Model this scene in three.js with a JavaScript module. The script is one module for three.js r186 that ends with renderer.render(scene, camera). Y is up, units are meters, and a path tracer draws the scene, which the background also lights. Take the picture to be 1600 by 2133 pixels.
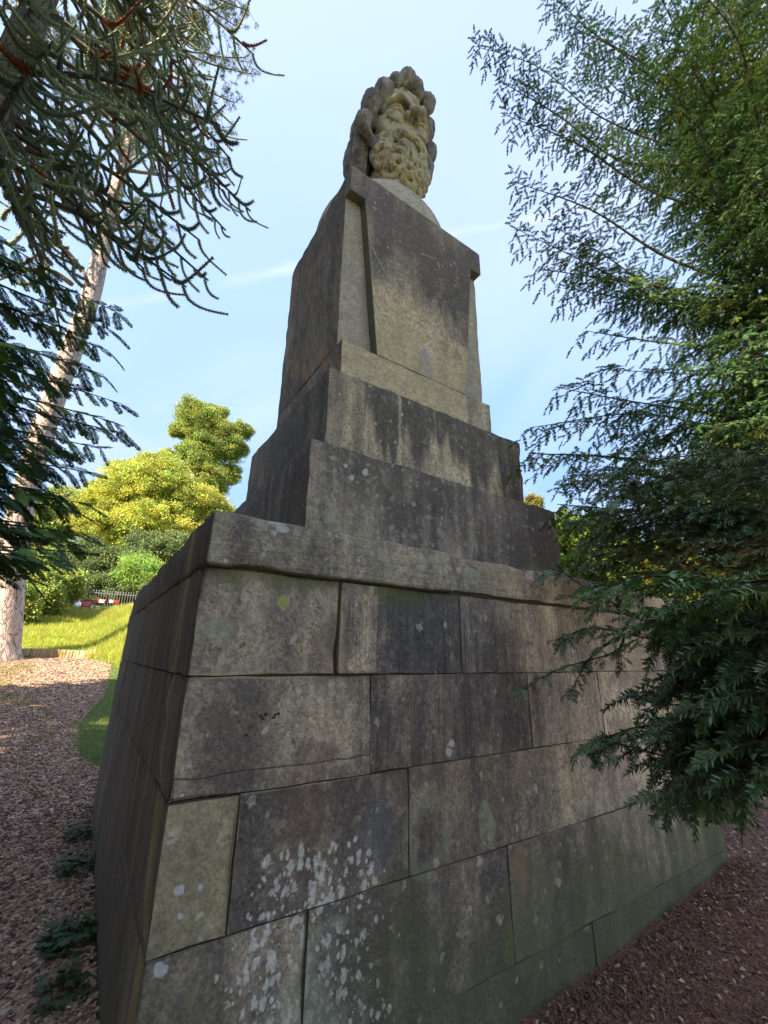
import * as THREE from 'three';
import { mergeGeometries } from 'three/addons/utils/BufferGeometryUtils.js';

// ---------------------------------------------------------------- camera, sky, sun, exposure
const scene = new THREE.Scene();
const EYE = 1.62;
const camera = new THREE.PerspectiveCamera(100.2, 768 / 1024, 0.05, 2000);
camera.position.set(0, EYE, 0);
camera.rotation.set(0.3232, -0.5846, 0.0152, 'YXZ');
camera.updateMatrixWorld(true); camera.updateProjectionMatrix();

const renderer = new THREE.WebGLRenderer({ antialias: true });
renderer.toneMapping = THREE.LinearToneMapping;
renderer.toneMappingExposure = 3.5;
renderer.shadowMap.enabled = true;

const sunAz = THREE.MathUtils.degToRad(-110), sunEl = THREE.MathUtils.degToRad(41);
const sunDir = new THREE.Vector3(Math.sin(sunAz) * Math.cos(sunEl), Math.sin(sunEl), -Math.cos(sunAz) * Math.cos(sunEl));
const sun = new THREE.DirectionalLight(0xfff0d8, 5.0);
sun.position.copy(sunDir).multiplyScalar(80); sun.target.position.set(2, 2, -8);
sun.castShadow = true; sun.shadow.mapSize.set(4096, 4096);
Object.assign(sun.shadow.camera, { left: -45, right: 45, top: 45, bottom: -45, near: 1, far: 200 });
scene.add(sun, sun.target);

// ---------------------------------------------------------------- random, noise, small maths
function rng(seed) { let a = seed >>> 0; return () => { a = (a + 0x6D2B79F5) | 0; let t = Math.imul(a ^ (a >>> 15), 1 | a); t = (t + Math.imul(t ^ (t >>> 7), 61 | t)) ^ t; return ((t ^ (t >>> 14)) >>> 0) / 4294967296; }; }
const PERM = new Uint8Array(1024), PVAL = new Float32Array(256);
{ const r = rng(7); const p = [...Array(256).keys()]; for (let i = 255; i > 0; i--) { const j = (r() * (i + 1)) | 0; [p[i], p[j]] = [p[j], p[i]]; } for (let i = 0; i < 1024; i++) PERM[i] = p[i & 255]; for (let i = 0; i < 256; i++) PVAL[i] = r() * 2 - 1; }
const fl = Math.floor;
function vn(x, y, z) {                       // value noise, -1..1
  const xi = fl(x), yi = fl(y), zi = fl(z); let u = x - xi, v = y - yi, w = z - zi;
  u = u * u * (3 - 2 * u); v = v * v * (3 - 2 * v); w = w * w * (3 - 2 * w);
  const X = xi & 255, Y = yi & 255, Z = zi & 255, X1 = (X + 1) & 255;
  const a = PERM[X] + Y, b = PERM[X1] + Y;
  const aa = PERM[a] + Z, ab = PERM[a + 1] + Z, ba = PERM[b] + Z, bb = PERM[b + 1] + Z;
  const g0 = PVAL[PERM[aa]], g1 = PVAL[PERM[ab]], g2 = PVAL[PERM[aa + 1]], g3 = PVAL[PERM[ab + 1]];
  const x00 = g0 + (PVAL[PERM[ba]] - g0) * u, x10 = g1 + (PVAL[PERM[bb]] - g1) * u, x01 = g2 + (PVAL[PERM[ba + 1]] - g2) * u, x11 = g3 + (PVAL[PERM[bb + 1]] - g3) * u;
  const y0 = x00 + (x10 - x00) * v, y1 = x01 + (x11 - x01) * v;
  return y0 + (y1 - y0) * w;
}
function v2(x, y, z) {                       // the same in a plane, for painted surfaces; z picks the pattern
  x += z * 37.71; y += z * 91.37; const xi = fl(x), yi = fl(y); let u = x - xi, v = y - yi; u = u * u * (3 - 2 * u); v = v * v * (3 - 2 * v);
  const a = PERM[xi & 255], b = PERM[(xi + 1) & 255], Y = yi & 255, p = PVAL[PERM[a + Y]], q = PVAL[PERM[b + Y]], r = PVAL[PERM[(a + Y + 1)]], s = PVAL[PERM[(b + Y + 1)]];
  const m = p + (q - p) * u; return m + (r + (s - r) * u - m) * v;
}
function fb2(x, y, z, o = 4) { let s = 0, a = 0.5, n = 0; for (let i = 0; i < o; i++) { s += a * v2(x, y, z); n += a; a *= 0.5; x = x * 2.03 + 17.1; y = y * 2.03 + 9.7; } return s / n; }
function fbm(x, y, z, o = 4) { let s = 0, a = 0.5, n = 0; for (let i = 0; i < o; i++) { s += a * vn(x, y, z); n += a; a *= 0.5; x = x * 2.03 + 17.1; y = y * 2.03 + 9.7; z = z * 2.03 + 3.3; } return s / n; }
const sat = x => x < 0 ? 0 : x > 1 ? 1 : x;
const ss = (a, b, x) => { x = sat((x - a) / (b - a)); return x * x * (3 - 2 * x); };
const mix = (a, b, t) => a + (b - a) * t;
function hash2(i, j, k) { let h = (Math.imul(i, 374761393) + Math.imul(j, 668265263) + Math.imul(k, 974634777)) | 0; h = Math.imul(h ^ (h >>> 13), 1274126177); return ((h ^ (h >>> 16)) >>> 0) / 4294967296; }
function spots(x, y, cell, density, rmin, rmax, seed, rag) {   // ragged round patches, returns 0..1
  const ci = fl(x / cell), cj = fl(y / cell); let m = 0;
  for (let i = ci - 1; i <= ci + 1; i++) for (let j = cj - 1; j <= cj + 1; j++) {
    if (hash2(i, j, seed) > density) continue;
    const px = (i + hash2(i, j, seed + 1)) * cell, py = (j + hash2(i, j, seed + 2)) * cell, r = mix(rmin, rmax, Math.pow(hash2(i, j, seed + 3), 2));
    const d = Math.hypot(x - px, (y - py) * 0.85); if (d > r * 1.7) continue;
    m = Math.max(m, ss(r * 1.05, r * 0.75, d + rag * r * v2(x / r * 1.3 + i, y / r * 1.3, j)));
  }
  return m;
}
const V = (x, y, z) => new THREE.Vector3(x, y, z);
function at(px, py, dist) {                  // a point seen at that place of the 1600 x 2133 photograph, at that horizontal distance
  const d = V(px / 800 - 1, 1 - py / 1066.5, 0.5).unproject(camera).sub(camera.position);
  return d.multiplyScalar(dist / Math.hypot(d.x, d.z)).add(camera.position);
}

// ---------------------------------------------------------------- sky: thin haze and wisps, a faded contrail
{
  const W = 1536, H = 768, data = new Float32Array(W * H * 4);
  const a = at(300, 622, 1).sub(camera.position).normalize(), b = at(1190, 436, 1).sub(camera.position).normalize(), n = a.clone().cross(b).normalize();
  const t1 = a.clone(), t2 = n.clone().cross(a).normalize();
  for (let j = 0; j < H; j++) {
    const el = ((j + 0.5) / H - 0.5) * Math.PI, y = Math.sin(el), c = Math.cos(el);
    for (let i = 0; i < W; i++) {
      const az = ((i + 0.5) / W - 0.5) * 2 * Math.PI, x = c * Math.cos(az), z = c * Math.sin(az), k = (j * W + i) * 4;
      let r, g, bl;
      if (y < -0.02) { r = 0.2; g = 0.22; bl = 0.13; } else {
        const e = Math.max(0, y), lo = ss(0, 0.4, e), hi = ss(0.5, 0.95, e);
        r = mix(mix(0.49, 0.335, lo), 0.41, hi); g = mix(mix(0.73, 0.565, lo), 0.585, hi); bl = mix(1.0, 1.04, lo);
        const q = 1 / (0.25 + e), cx = x * q, cz = z * q;
        const warp = fbm(cx * 0.7, cz * 0.7, 5, 3);
        let w = fbm(cx * 1.1 + warp * 1.2, cz * 0.55 + warp, 2.2, 5); w = ss(-0.15, 0.6, w) * 0.5 * ss(0.05, 0.5, e) + ss(0.45, 0.95, e) * 0.10;
        r = mix(r, 0.84, w); g = mix(g, 0.86, w); bl = mix(bl, 1.06, w);
        const off = x * n.x + y * n.y + z * n.z, along = Math.atan2(x * t2.x + y * t2.y + z * t2.z, x * t1.x + y * t1.y + z * t1.z);
        if (Math.abs(off) < 0.05 && along > -0.15 && along < 1.6) {
          const rag = fbm(along * 22, off * 60, 1, 4), wide = mix(0.013, 0.008, sat(along));
          const m = ss(wide, wide * 0.25, Math.abs(off + rag * 0.008)) * (0.17 + 0.3 * fbm(along * 9, 3, off * 30, 3)) * ss(-0.15, 0.1, along) * ss(1.6, 1.2, along);
          const mm = sat(m * 1.1); r = mix(r, 0.9, mm); g = mix(g, 0.92, mm); bl = mix(bl, 1.04, mm);
        }
      }
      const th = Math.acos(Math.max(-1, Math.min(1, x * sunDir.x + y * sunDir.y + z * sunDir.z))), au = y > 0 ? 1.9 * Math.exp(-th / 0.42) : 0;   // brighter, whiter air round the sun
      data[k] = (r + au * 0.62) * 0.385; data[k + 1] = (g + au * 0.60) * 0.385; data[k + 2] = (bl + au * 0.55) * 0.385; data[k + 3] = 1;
    }
  }
  const t = new THREE.DataTexture(data, W, H, THREE.RGBAFormat, THREE.FloatType);
  t.mapping = THREE.EquirectangularReflectionMapping; t.magFilter = THREE.LinearFilter; t.minFilter = THREE.LinearFilter; t.colorSpace = THREE.LinearSRGBColorSpace; t.needsUpdate = true;
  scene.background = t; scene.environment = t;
}

// ---------------------------------------------------------------- object bookkeeping
const taken = {};
function numbered(name) { const n = taken[name] = (taken[name] ?? -1) + 1; return n ? `${name}_${String(n).padStart(3, '0')}` : name; }
function tag(o, label, category, group, kind) { if (label) o.userData.label = label; if (category) o.userData.category = category; if (group) o.userData.group = group; if (kind) o.userData.kind = kind; return o; }
function thing(name, label, category, pos = V(0, 0, 0), group) { const o = new THREE.Group(); o.name = numbered(name); o.position.copy(pos); scene.add(o); return tag(o, label, category, group); }
function mesh(name, geo, mat, parent) {
  const m = new THREE.Mesh(geo, mat); m.castShadow = m.receiveShadow = true;
  if (parent) { const k = parent.userData.count ??= {}; const n = k[name] = (k[name] ?? -1) + 1; m.name = n ? `${name}_${String(n).padStart(3, '0')}` : name; parent.add(m); } else { m.name = numbered(name); scene.add(m); }
  return m;
}
function structure(name, geo, mat) { const m = mesh(name, geo, mat); m.userData.kind = 'structure'; return m; }
function cleanup() { scene.traverse(o => { delete o.userData.count; }); }
const m4 = new THREE.Matrix4();
class Copies {                                // gathers placed copies of one small geometry
  constructor() { this.m = []; this.c = []; }
  put(p, x, up, sx, sy, sz, c) {              // x: the way the piece points, up: its upper side
    const X = x.clone().normalize(), Z = X.clone().cross(up); if (Z.lengthSq() < 1e-6) Z.set(X.y, -X.x, 0.01); Z.normalize(); const Y = Z.clone().cross(X);
    m4.set(X.x * sx, Y.x * sy, Z.x * sz, p.x, X.y * sx, Y.y * sy, Z.y * sz, p.y, X.z * sx, Y.z * sy, Z.z * sz, p.z, 0, 0, 0, 1);
    this.m.push(...m4.elements); this.c.push(c[0], c[1], c[2]);
  }
  get n() { return this.c.length / 3; }
  build(name, geo, mat, parent, origin) {
    const n = this.n, im = new THREE.InstancedMesh(geo, mat, n), col = new THREE.Color();
    for (let i = 0; i < n; i++) {
      m4.fromArray(this.m, i * 16); if (origin) { m4.elements[12] -= origin.x; m4.elements[13] -= origin.y; m4.elements[14] -= origin.z; }
      im.setMatrixAt(i, m4); im.setColorAt(i, col.setRGB(this.c[i * 3], this.c[i * 3 + 1], this.c[i * 3 + 2]));
    }
    im.castShadow = im.receiveShadow = true;
    if (parent) { im.name = name; parent.add(im); } else { im.name = numbered(name); scene.add(im); }
    return im;
  }
}
class MB {                                    // gathers triangles
  constructor() { this.p = []; this.u = []; this.i = []; this.c = []; }
  get n() { return this.p.length / 3; }
  v(x, y, z, u = 0, w = 0) { this.p.push(x, y, z); this.u.push(u, w); return this.n - 1; }
  quad(a, b, c, d) { this.i.push(a, b, c, a, c, d); }
  tri(a, b, c) { this.i.push(a, b, c); }
  tube(pts, rad, seg = 6, bump = 0, cap = true) {
    let N = V(0, 1, 0), start = this.n, len = 0; const T = V(0, 0, 0);
    for (let k = 0; k < pts.length; k++) {
      T.copy(pts[Math.min(k + 1, pts.length - 1)]).sub(pts[Math.max(k - 1, 0)]).normalize();
      if (k === 0) { N = Math.abs(T.y) > 0.9 ? V(1, 0, 0) : V(0, 1, 0); } else len += pts[k].distanceTo(pts[k - 1]);
      N.addScaledVector(T, -N.dot(T)).normalize(); const B = T.clone().cross(N), r = typeof rad === 'function' ? rad(k / (pts.length - 1)) : rad[k];
      for (let s = 0; s <= seg; s++) {
        const a = (s % seg) / seg * Math.PI * 2, ca = Math.cos(a), sa = Math.sin(a); let rr = r;
        if (bump) rr *= 1 + bump * fbm((pts[k].x + N.x * ca) * 3 / (r * 6 + 0.3), pts[k].y * 1.5, (pts[k].z + B.z * sa + N.z * ca) * 3 / (r * 6 + 0.3), 3);
        this.v(pts[k].x + (N.x * ca + B.x * sa) * rr, pts[k].y + (N.y * ca + B.y * sa) * rr, pts[k].z + (N.z * ca + B.z * sa) * rr, s / seg, len);
      }
    }
    for (let k = 0; k < pts.length - 1; k++) for (let s = 0; s < seg; s++) { const a = start + k * (seg + 1) + s, b = a + seg + 1; this.quad(a, a + 1, b + 1, b); }
    if (cap) { const e = pts.length - 1, c = this.v(pts[e].x, pts[e].y, pts[e].z, 0.5, len); for (let s = 0; s < seg; s++) this.tri(start + e * (seg + 1) + s, start + e * (seg + 1) + s + 1, c); }
  }
  geo(origin) {
    const g = new THREE.BufferGeometry(); const p = new Float32Array(this.p); if (origin) for (let k = 0; k < p.length; k += 3) { p[k] -= origin.x; p[k + 1] -= origin.y; p[k + 2] -= origin.z; }
    g.setAttribute('position', new THREE.BufferAttribute(p, 3)); g.setAttribute('uv', new THREE.BufferAttribute(new Float32Array(this.u), 2));
    g.setIndex(new THREE.BufferAttribute(new Uint32Array(this.i), 1)); g.computeVertexNormals(); return g;
  }
}
const curve = (pts, n) => new THREE.CatmullRomCurve3(pts, false, 'centripetal').getPoints(n);
function bend(p0, p1, sag, n) { const o = []; for (let k = 0; k <= n; k++) { const t = k / n; o.push(p0.clone().lerp(p1, t).add(V(0, sag * 4 * t * (1 - t), 0))); } return o; }
const rv = (r, s) => V((r() * 2 - 1) * s, (r() * 2 - 1) * s, (r() * 2 - 1) * s);

// ---------------------------------------------------------------- painted-surface helper: colour and relief from one function of metres
const toS = c => { c = sat(c); return 255 * (c <= 0.0031308 ? c * 12.92 : 1.055 * Math.pow(c, 1 / 2.4) - 0.055); };
function paint(w, h, W, H, fn, wrap) {
  const col = new Uint8Array(w * h * 4), bmp = new Uint8Array(w * h * 4), o = { r: 0, g: 0, b: 0, h: 0.5, a: 1 };
  for (let j = 0; j < h; j++) for (let i = 0; i < w; i++) {
    o.h = 0.5; o.a = 1; fn((i + 0.5) / w * W, (j + 0.5) / h * H, o); const k = (j * w + i) * 4;
    col[k] = toS(o.r); col[k + 1] = toS(o.g); col[k + 2] = toS(o.b); col[k + 3] = 255;
    bmp[k] = bmp[k + 1] = bmp[k + 2] = sat(o.h) * 255; bmp[k + 3] = 255;
  }
  const mk = (d, s) => { const t = new THREE.DataTexture(d, w, h, THREE.RGBAFormat); t.magFilter = THREE.LinearFilter; t.minFilter = THREE.LinearFilter; t.wrapS = t.wrapT = wrap ? THREE.RepeatWrapping : THREE.ClampToEdgeWrapping; if (s) t.colorSpace = THREE.SRGBColorSpace; t.needsUpdate = true; return t; };
  return { map: mk(col, true), bump: mk(bmp, false) };
}
// ---------------------------------------------------------------- the lie of the land
function bankField(x, s) { const u = Math.max(0, x + 0.1); return s - 17.2 + 2.6 * (u * u / (u + 0.5)) * (u < 1.6 ? 1 : 1.6 / u); }
function groundY(x, z) {
  const s = -z;
  let h = 0.112 * (Math.sqrt((s - 5) * (s - 5) + 1) + (s - 5)) * 0.5 * ss(70, 20, Math.abs(x - 0));
  h = Math.min(h, 0.112 * 12.3);
  const q = bankField(x, s); const lift = 0.5 * (Math.sqrt(q * q + 0.15) + q); h += 0.225 * Math.min(lift, 9) + 0.05 * Math.max(0, Math.min(lift, 60) - 9);
  if (x > 3) { const k = ss(3, 7, x); h = mix(h, 0.06 * Math.max(0, s - 4) + 0.02 * Math.max(0, x - 6), k); }
  const front = ss(-2.6, -1.6, z) * ss(-1, 1, x); h += front * (-0.22 + 0.105 * sat((x - 2.8) / 2.2) * 2.1);
  return h + 0.018 * fbm(x * 1.3, z * 1.3, 4, 3);
}
function sheet(x0, x1, z0, z1, nx, nz, lift, keep) {
  const mb = new MB(), id = [];
  for (let j = 0; j <= nz; j++) for (let i = 0; i <= nx; i++) { const x = mix(x0, x1, i / nx), z = mix(z0, z1, j / nz); id.push(mb.v(x, groundY(x, z) + lift, z, x, z)); }
  for (let j = 0; j < nz; j++) for (let i = 0; i < nx; i++) { const a = j * (nx + 1) + i; const x = mix(x0, x1, (i + 0.5) / nx), z = mix(z0, z1, (j + 0.5) / nz); if (!keep || keep(x, z)) mb.quad(id[a], id[a + nx + 1], id[a + nx + 2], id[a + 1]); }
  return mb.geo();
}
const pathRight = s => s < 6.2 ? 0.9 : mix(0.62, 0.16, ss(6.2, 7.6, s)) + 0.05 * Math.sin(s * 1.3) + 0.5 * ss(9, 13.5, s);
const isPath = (x, z) => { const s = -z; return x < pathRight(s) + 0.05 * vn(x * 4, z * 4, 1) && bankField(x, s) < 0 && s > -2; };
{
  // earth and turf under everything, reaching the horizon
  const soil = paint(512, 512, 4, 4, (x, y, o) => {
    const t = Math.PI / 2, f = (s, k) => fbm(Math.cos(x * t) * s + 9, Math.sin(x * t) * s + Math.cos(y * t) * s, Math.sin(y * t) * s + k, 4);
    const n = f(3, 1), g = f(14, 5), q = f(40, 8);
    o.r = 0.10 + 0.03 * n + 0.02 * q; o.g = 0.12 + 0.035 * n + 0.02 * g + 0.02 * q; o.b = 0.035 + 0.01 * g; o.h = 0.5 + 0.3 * g + 0.2 * q;
  }, true);
  for (const t of [soil.map, soil.bump]) t.repeat.set(0.25, 0.25);
  const near = sheet(-14, 26, -40, 10, 160, 200, 0), npz = near.attributes.position;
  for (let i = 0; i < npz.count; i++) { const x = npz.getX(i), z = npz.getZ(i), s = -z; if ((x > -5.5 && x < pathRight(s) - 0.35 && bankField(x, s) < -0.5 && z < 2.7) || (x > 1.7 && x < 13.5 && z > -8.5 && z < 3.5)) npz.setY(i, npz.getY(i) - 0.07); }
  near.computeVertexNormals();
  const gm = new THREE.MeshStandardMaterial({ map: soil.map, bumpMap: soil.bump, bumpScale: 0.03, roughness: 1 });
  const mb = new MB(), xs = [-600, -250, -100, -40, -14], xs2 = [-14, 0, 13, 26], all = [-600, -250, -100, -40, -14, -7, 0, 6, 13, 19.5, 26, 60, 150, 300, 600], zs = [-600, -250, -120, -70, -40, -30, -20, -10, 0, 10, 60, 150, 300, 600];
  const gy = (x, z) => { const k = Math.max(0, Math.hypot(x, z) - 60); return groundY(Math.max(-60, Math.min(60, x)), Math.max(-60, Math.min(30, z))) - k * 0.004; };
  for (let j = 0; j < zs.length - 1; j++) for (let i = 0; i < all.length - 1; i++) {
    if (all[i] >= -14 && all[i + 1] <= 26 && zs[j] >= -40 && zs[j + 1] <= 10) continue;
    const q = [[all[i], zs[j]], [all[i], zs[j + 1]], [all[i + 1], zs[j + 1]], [all[i + 1], zs[j]]].map(([x, z]) => mb.v(x, gy(x, z) - 0.02, z, x, z)); mb.quad(...q);
  }
  structure('ground', mergeGeometries([near, mb.geo()]), gm);

  // the path of shredded bark
  const bark = paint(1024, 1024, 2, 2, (x, y, o) => {
    const t = Math.PI, f = (s, k, ax = 1) => fbm(Math.cos(x * t) * s + 9, Math.sin(x * t) * s + Math.cos(y * t) * s * ax, Math.sin(y * t) * s * ax + k, 4);
    const n = f(2, 1), g = f(22, 5, 1.6), q = f(50, 8, 1.5), d = ss(-0.5, 0.5, g + 0.4 * q);
    o.r = mix(0.11, 0.42, d) + 0.05 * n; o.g = mix(0.062, 0.27, d) + 0.03 * n; o.b = mix(0.048, 0.215, d) + 0.025 * n; o.h = 0.5 + 0.35 * g + 0.25 * q;
  }, true);
  for (const t of [bark.map, bark.bump]) t.repeat.set(0.5, 0.5);
  structure('path', sheet(-6, 1.6, -17.6, 3, 76, 206, 0.006, isPath), new THREE.MeshStandardMaterial({ map: bark.map, bumpMap: bark.bump, bumpScale: 0.02, roughness: 1 }));

  // needle litter under the yews
  const lit = paint(512, 512, 1.5, 1.5, (x, y, o) => {
    const t = Math.PI * 2 / 1.5, f = (s, k, ax = 1) => fbm(Math.cos(x * t) * s + 9, Math.sin(x * t) * s + Math.cos(y * t) * s * ax, Math.sin(y * t) * s * ax + k, 4);
    const g = f(16, 5), q = f(38, 8, 1.4), d = ss(-0.5, 0.6, q + 0.3 * g);
    o.r = mix(0.085, 0.29, d); o.g = mix(0.043, 0.14, d); o.b = mix(0.028, 0.085, d); o.h = 0.5 + 0.3 * g + 0.3 * q;
  }, true);
  for (const t of [lit.map, lit.bump]) t.repeat.set(1 / 1.5, 1 / 1.5);
  structure('needle_litter_ground', sheet(0.9, 14, -9, 4, 110, 110, 0.006, (x, z) => x > 1.2 + 0.3 * vn(x, z, 3)), new THREE.MeshStandardMaterial({ map: lit.map, bumpMap: lit.bump, bumpScale: 0.02, roughness: 1 }));
}
// ---------------------------------------------------------------- weathered stone
const STONE = { tan: [0.56, 0.42, 0.245], pale: [0.64, 0.51, 0.335], soot: [0.118, 0.093, 0.070], mid: [0.315, 0.243, 0.160], brown: [0.19, 0.122, 0.078], moss: [0.12, 0.115, 0.035], lichen: [0.62, 0.54, 0.40] };
function blend(o, c, t) { o.r = mix(o.r, c[0], t); o.g = mix(o.g, c[1], t); o.b = mix(o.b, c[2], t); }
// x, y in metres; soot: 0 bare stone .. 1 black crust; the crust has ragged edges and drips
function stone(o, x, y, soot, seed, grainy = 1) {
  const a = fb2(x * 2.3 + seed, y * 1.7, seed, 5), drip = fb2(x * 11 + seed, y * 0.9, seed + 3, 4), fine = fb2(x * 34, y * 30, seed + 5, 3), g = v2(x * 160, y * 160, seed), g2 = v2(x * 75, y * 75, seed + 9);
  const s = sat(soot + 0.36 * a + 0.30 * drip + 0.26 * fine + 0.14 * g2 * grainy);
  o.r = STONE.tan[0]; o.g = STONE.tan[1]; o.b = STONE.tan[2];
  blend(o, STONE.pale, sat(0.25 + 0.8 * fb2(x * 1.3, y * 1.1, seed + 8, 3)) * 0.6);
  blend(o, STONE.mid, ss(0.15, 0.55, s)); blend(o, STONE.soot, ss(0.5, 0.9, s));
  const k = 1 + 0.36 * g * grainy + 0.30 * g2 + 0.38 * fine + 0.22 * fb2(x * 14, y * 9, seed + 31, 3); o.r *= k; o.g *= k; o.b *= k;
  const crust = ss(0.0, 0.28, fb2(x * 44, y * 36, seed + 41, 3) + 0.25 * a), flake = ss(0.25, 0.5, fb2(x * 30, y * 26, seed + 47, 3) - 0.2 * drip);
  blend(o, STONE.soot, 0.38 * crust); blend(o, STONE.pale, 0.30 * flake * (1 - 0.5 * s));
  const pit = ss(0.45, 0.8, fb2(x * 22, y * 24, seed + 20, 2)); blend(o, STONE.soot, 0.55 * pit);
  o.h = 0.55 + 0.16 * g + 0.16 * g2 + 0.12 * fine - 0.45 * pit;
}
function lichens(o, x, y, cell, dens, r0, r1, seed, col = STONE.lichen, k = 0.8) {
  const m = spots(x, y, cell, dens, r0, r1, seed, 0.75) * (0.65 + 0.35 * v2(x * 60, y * 60, seed)); blend(o, col, m * k); o.h += 0.12 * m;
}
const disc = (x, y, cx, cy, rx, ry, rag, f) => ss(1.1, 0.8, Math.hypot((x - cx) / rx, (y - cy) / ry) + rag * fb2(x * f, y * f, cx * 7, 4));

const B = { xl: 0.373, xr: 4.876, zf: -2.0, zb: -5.9, top: 2.247, cap: 1.984, j: [1.984, 1.526, 1.076, 0.615, 0.091, -0.35] };
const S2 = { xl: 1.134, xr: 4.117, zf: -2.733, zb: -5.56, y0: 2.247, y1: 3.182 };
const S3 = { xl: 1.374, xr: 3.972, zf: -3.009, zb: -5.31, y0: 3.182, y1: 4.111 };
const SH = { xl: 1.533, xr: 3.604, zf: -3.111, zb: -4.88, y0: 4.111, yL: 4.564, yN: 6.629, y1: 7.021 };

function mat(p, scale, extra) { return new THREE.MeshStandardMaterial({ map: p.map, bumpMap: p.bump, bumpScale: scale, roughness: 0.93, ...extra }); }

const CRUST = []; { const r = rng(91); for (let i = 0; i < 950; i++) { const y = 0.80 * Math.pow(r(), 1.1), c = 1.10 - 0.22 * y - 0.06 * Math.sin(y * 6), x = c + (r() + r() + r() - 1.5) * 0.30, k = 0.0022 + 0.015 * Math.pow(r(), 4); CRUST.push([x, y + 0.03, k, k * (1 + 0.9 * r())]); } }
// the long front of the plinth
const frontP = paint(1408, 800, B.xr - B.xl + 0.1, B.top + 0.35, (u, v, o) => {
  const x = u + B.xl - 0.05, y = v - 0.35;
  const course = y > B.cap ? 0 : y > B.j[1] ? 1 : y > B.j[2] ? 2 : y > B.j[3] ? 3 : y > B.j[4] ? 4 : 5;
  let s = 0.62, tone = 0;
  if (course === 0) s = 0.60 - 0.12 * ss(1.8, 2.3, x) + 0.12 * disc(x, y, 0.5, 2.1, 0.25, 0.3, 0.3, 6);
  if (course === 1) { s = x < 1.05 ? 0.47 : x < 1.29 ? 0.5 : x < 1.9 ? 0.80 : 0.52; s += 0.22 * disc(x, y, 1.55, 1.7, 0.32, 0.4, 0.5, 5); }
  if (course === 2) { s = x < 1.262 ? 0.53 : x < 2.487 ? 0.80 : x < 3.3 ? 0.55 : 0.42; s -= 0.32 * disc(x, y, 4.0, 1.28, 0.55, 0.2, 0.6, 4) + 0.1 * disc(x, y, 0.95, 1.35, 0.2, 0.25, 0.6, 7); }
  if (course === 3) { s = x < 0.645 + 0.02 * v2(y * 20, 1, 2) ? 0.42 : x < 1.5 ? 0.74 : x < 2.703 ? 0.66 : 0.42; s += x > 0.65 && x < 1.3 ? 0.1 : 0; }
  if (course === 4) { s = x < 0.98 ? 0.64 : x < 2.19 ? 0.78 : x < 2.4 ? 0.5 : 0.58; }
  if (course === 5) s = 0.76;
  stone(o, x, y, s, 3 + course);
  if (course === 3 && x < 0.65) { blend(o, [0.24, 0.205, 0.085], 0.45 + 0.2 * fb2(x * 12, y * 9, 15, 3)); }
  // bluish black crust on a few stones
  if (course === 1 || course === 2) blend(o, [0.05, 0.052, 0.056], 0.55 * disc(x, y, 1.7, course === 1 ? 1.72 : 1.3, 0.55, 0.28, 0.7, 4) * (0.6 + 0.4 * v2(x * 90, y * 14, 3)));
  blend(o, [0.085, 0.095, 0.11], 0.5 * disc(x, y, 1.34, 0.82, 0.13, 0.22, 0.8, 6));
  // rust brown wash
  blend(o, [0.13, 0.075, 0.045], 0.45 * disc(x, y, 0.95, 0.98, 0.12, 0.22, 0.9, 7) + 0.35 * disc(x, y, 1.02, 1.66, 0.12, 0.16, 0.9, 7));
  // tooling: fine upright drag lines
  if ((course === 1 && x > 1.05) || (course === 2 && x > 1.2)) { const t = v2(x * 130, y * 3, 7); o.h += 0.22 * t; const k = 1 + 0.22 * t; o.r *= k; o.g *= k; o.b *= k; }
  if (course === 0) { const t = v2(x * 7, y * 120, 7); o.h += 0.15 * t; const k = 1 + 0.14 * t; o.r *= k; o.g *= k; o.b *= k; }
  // pale run beside an upright joint and along a bed joint
  blend(o, [0.40, 0.34, 0.16], 0.75 * ss(0.022, 0.006, Math.abs(x - 1.055 + 0.012 * v2(y * 18, 2, 2))) * ss(1.5, 1.56, y) * ss(1.97, 1.85, y));
  blend(o, [0.42, 0.33, 0.18], 0.7 * ss(0.016, 0.004, Math.abs(y - 1.526 + 0.008 * v2(x * 12, 1, 1))) * ss(1.06, 0.95, x));
  blend(o, [0.40, 0.33, 0.21], 0.55 * ss(0.01, 0.003, Math.abs(y - 1.073)) * ss(0.5, 0.8, x) * ss(1.3, 1.2, x));
  // moss under the coping
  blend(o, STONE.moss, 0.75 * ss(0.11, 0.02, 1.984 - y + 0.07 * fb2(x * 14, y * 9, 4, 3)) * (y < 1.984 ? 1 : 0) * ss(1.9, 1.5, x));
  // damp algae in tongues from the ground, with dimmer light low down painted in
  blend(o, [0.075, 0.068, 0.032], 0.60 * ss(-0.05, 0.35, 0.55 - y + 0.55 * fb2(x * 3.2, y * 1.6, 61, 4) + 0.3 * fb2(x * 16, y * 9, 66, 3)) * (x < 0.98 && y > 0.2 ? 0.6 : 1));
  // lichens
  lichens(o, x, y, 0.11, 0.30, 0.006, 0.022, 41, STONE.lichen, 0.65);
  if (course === 0) { lichens(o, x, y, 0.16, 0.75, 0.015, 0.07, 43, [0.42, 0.40, 0.28], 0.6); lichens(o, x, y, 0.3, 0.4, 0.03, 0.06, 45, [0.55, 0.53, 0.47], 0.7); blend(o, [0.33, 0.30, 0.17], 0.35 * ss(0.0, 0.4, fb2(x * 6, y * 7, 77, 4))); }
  blend(o, [0.36, 0.33, 0.10], 0.85 * disc(x, y, 0.75, 1.852, 0.034, 0.034, 0.5, 30));
  blend(o, [0.30, 0.29, 0.17], 0.55 * disc(x, y, 0.47, 1.72, 0.085, 0.06, 0.8, 14));
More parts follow.
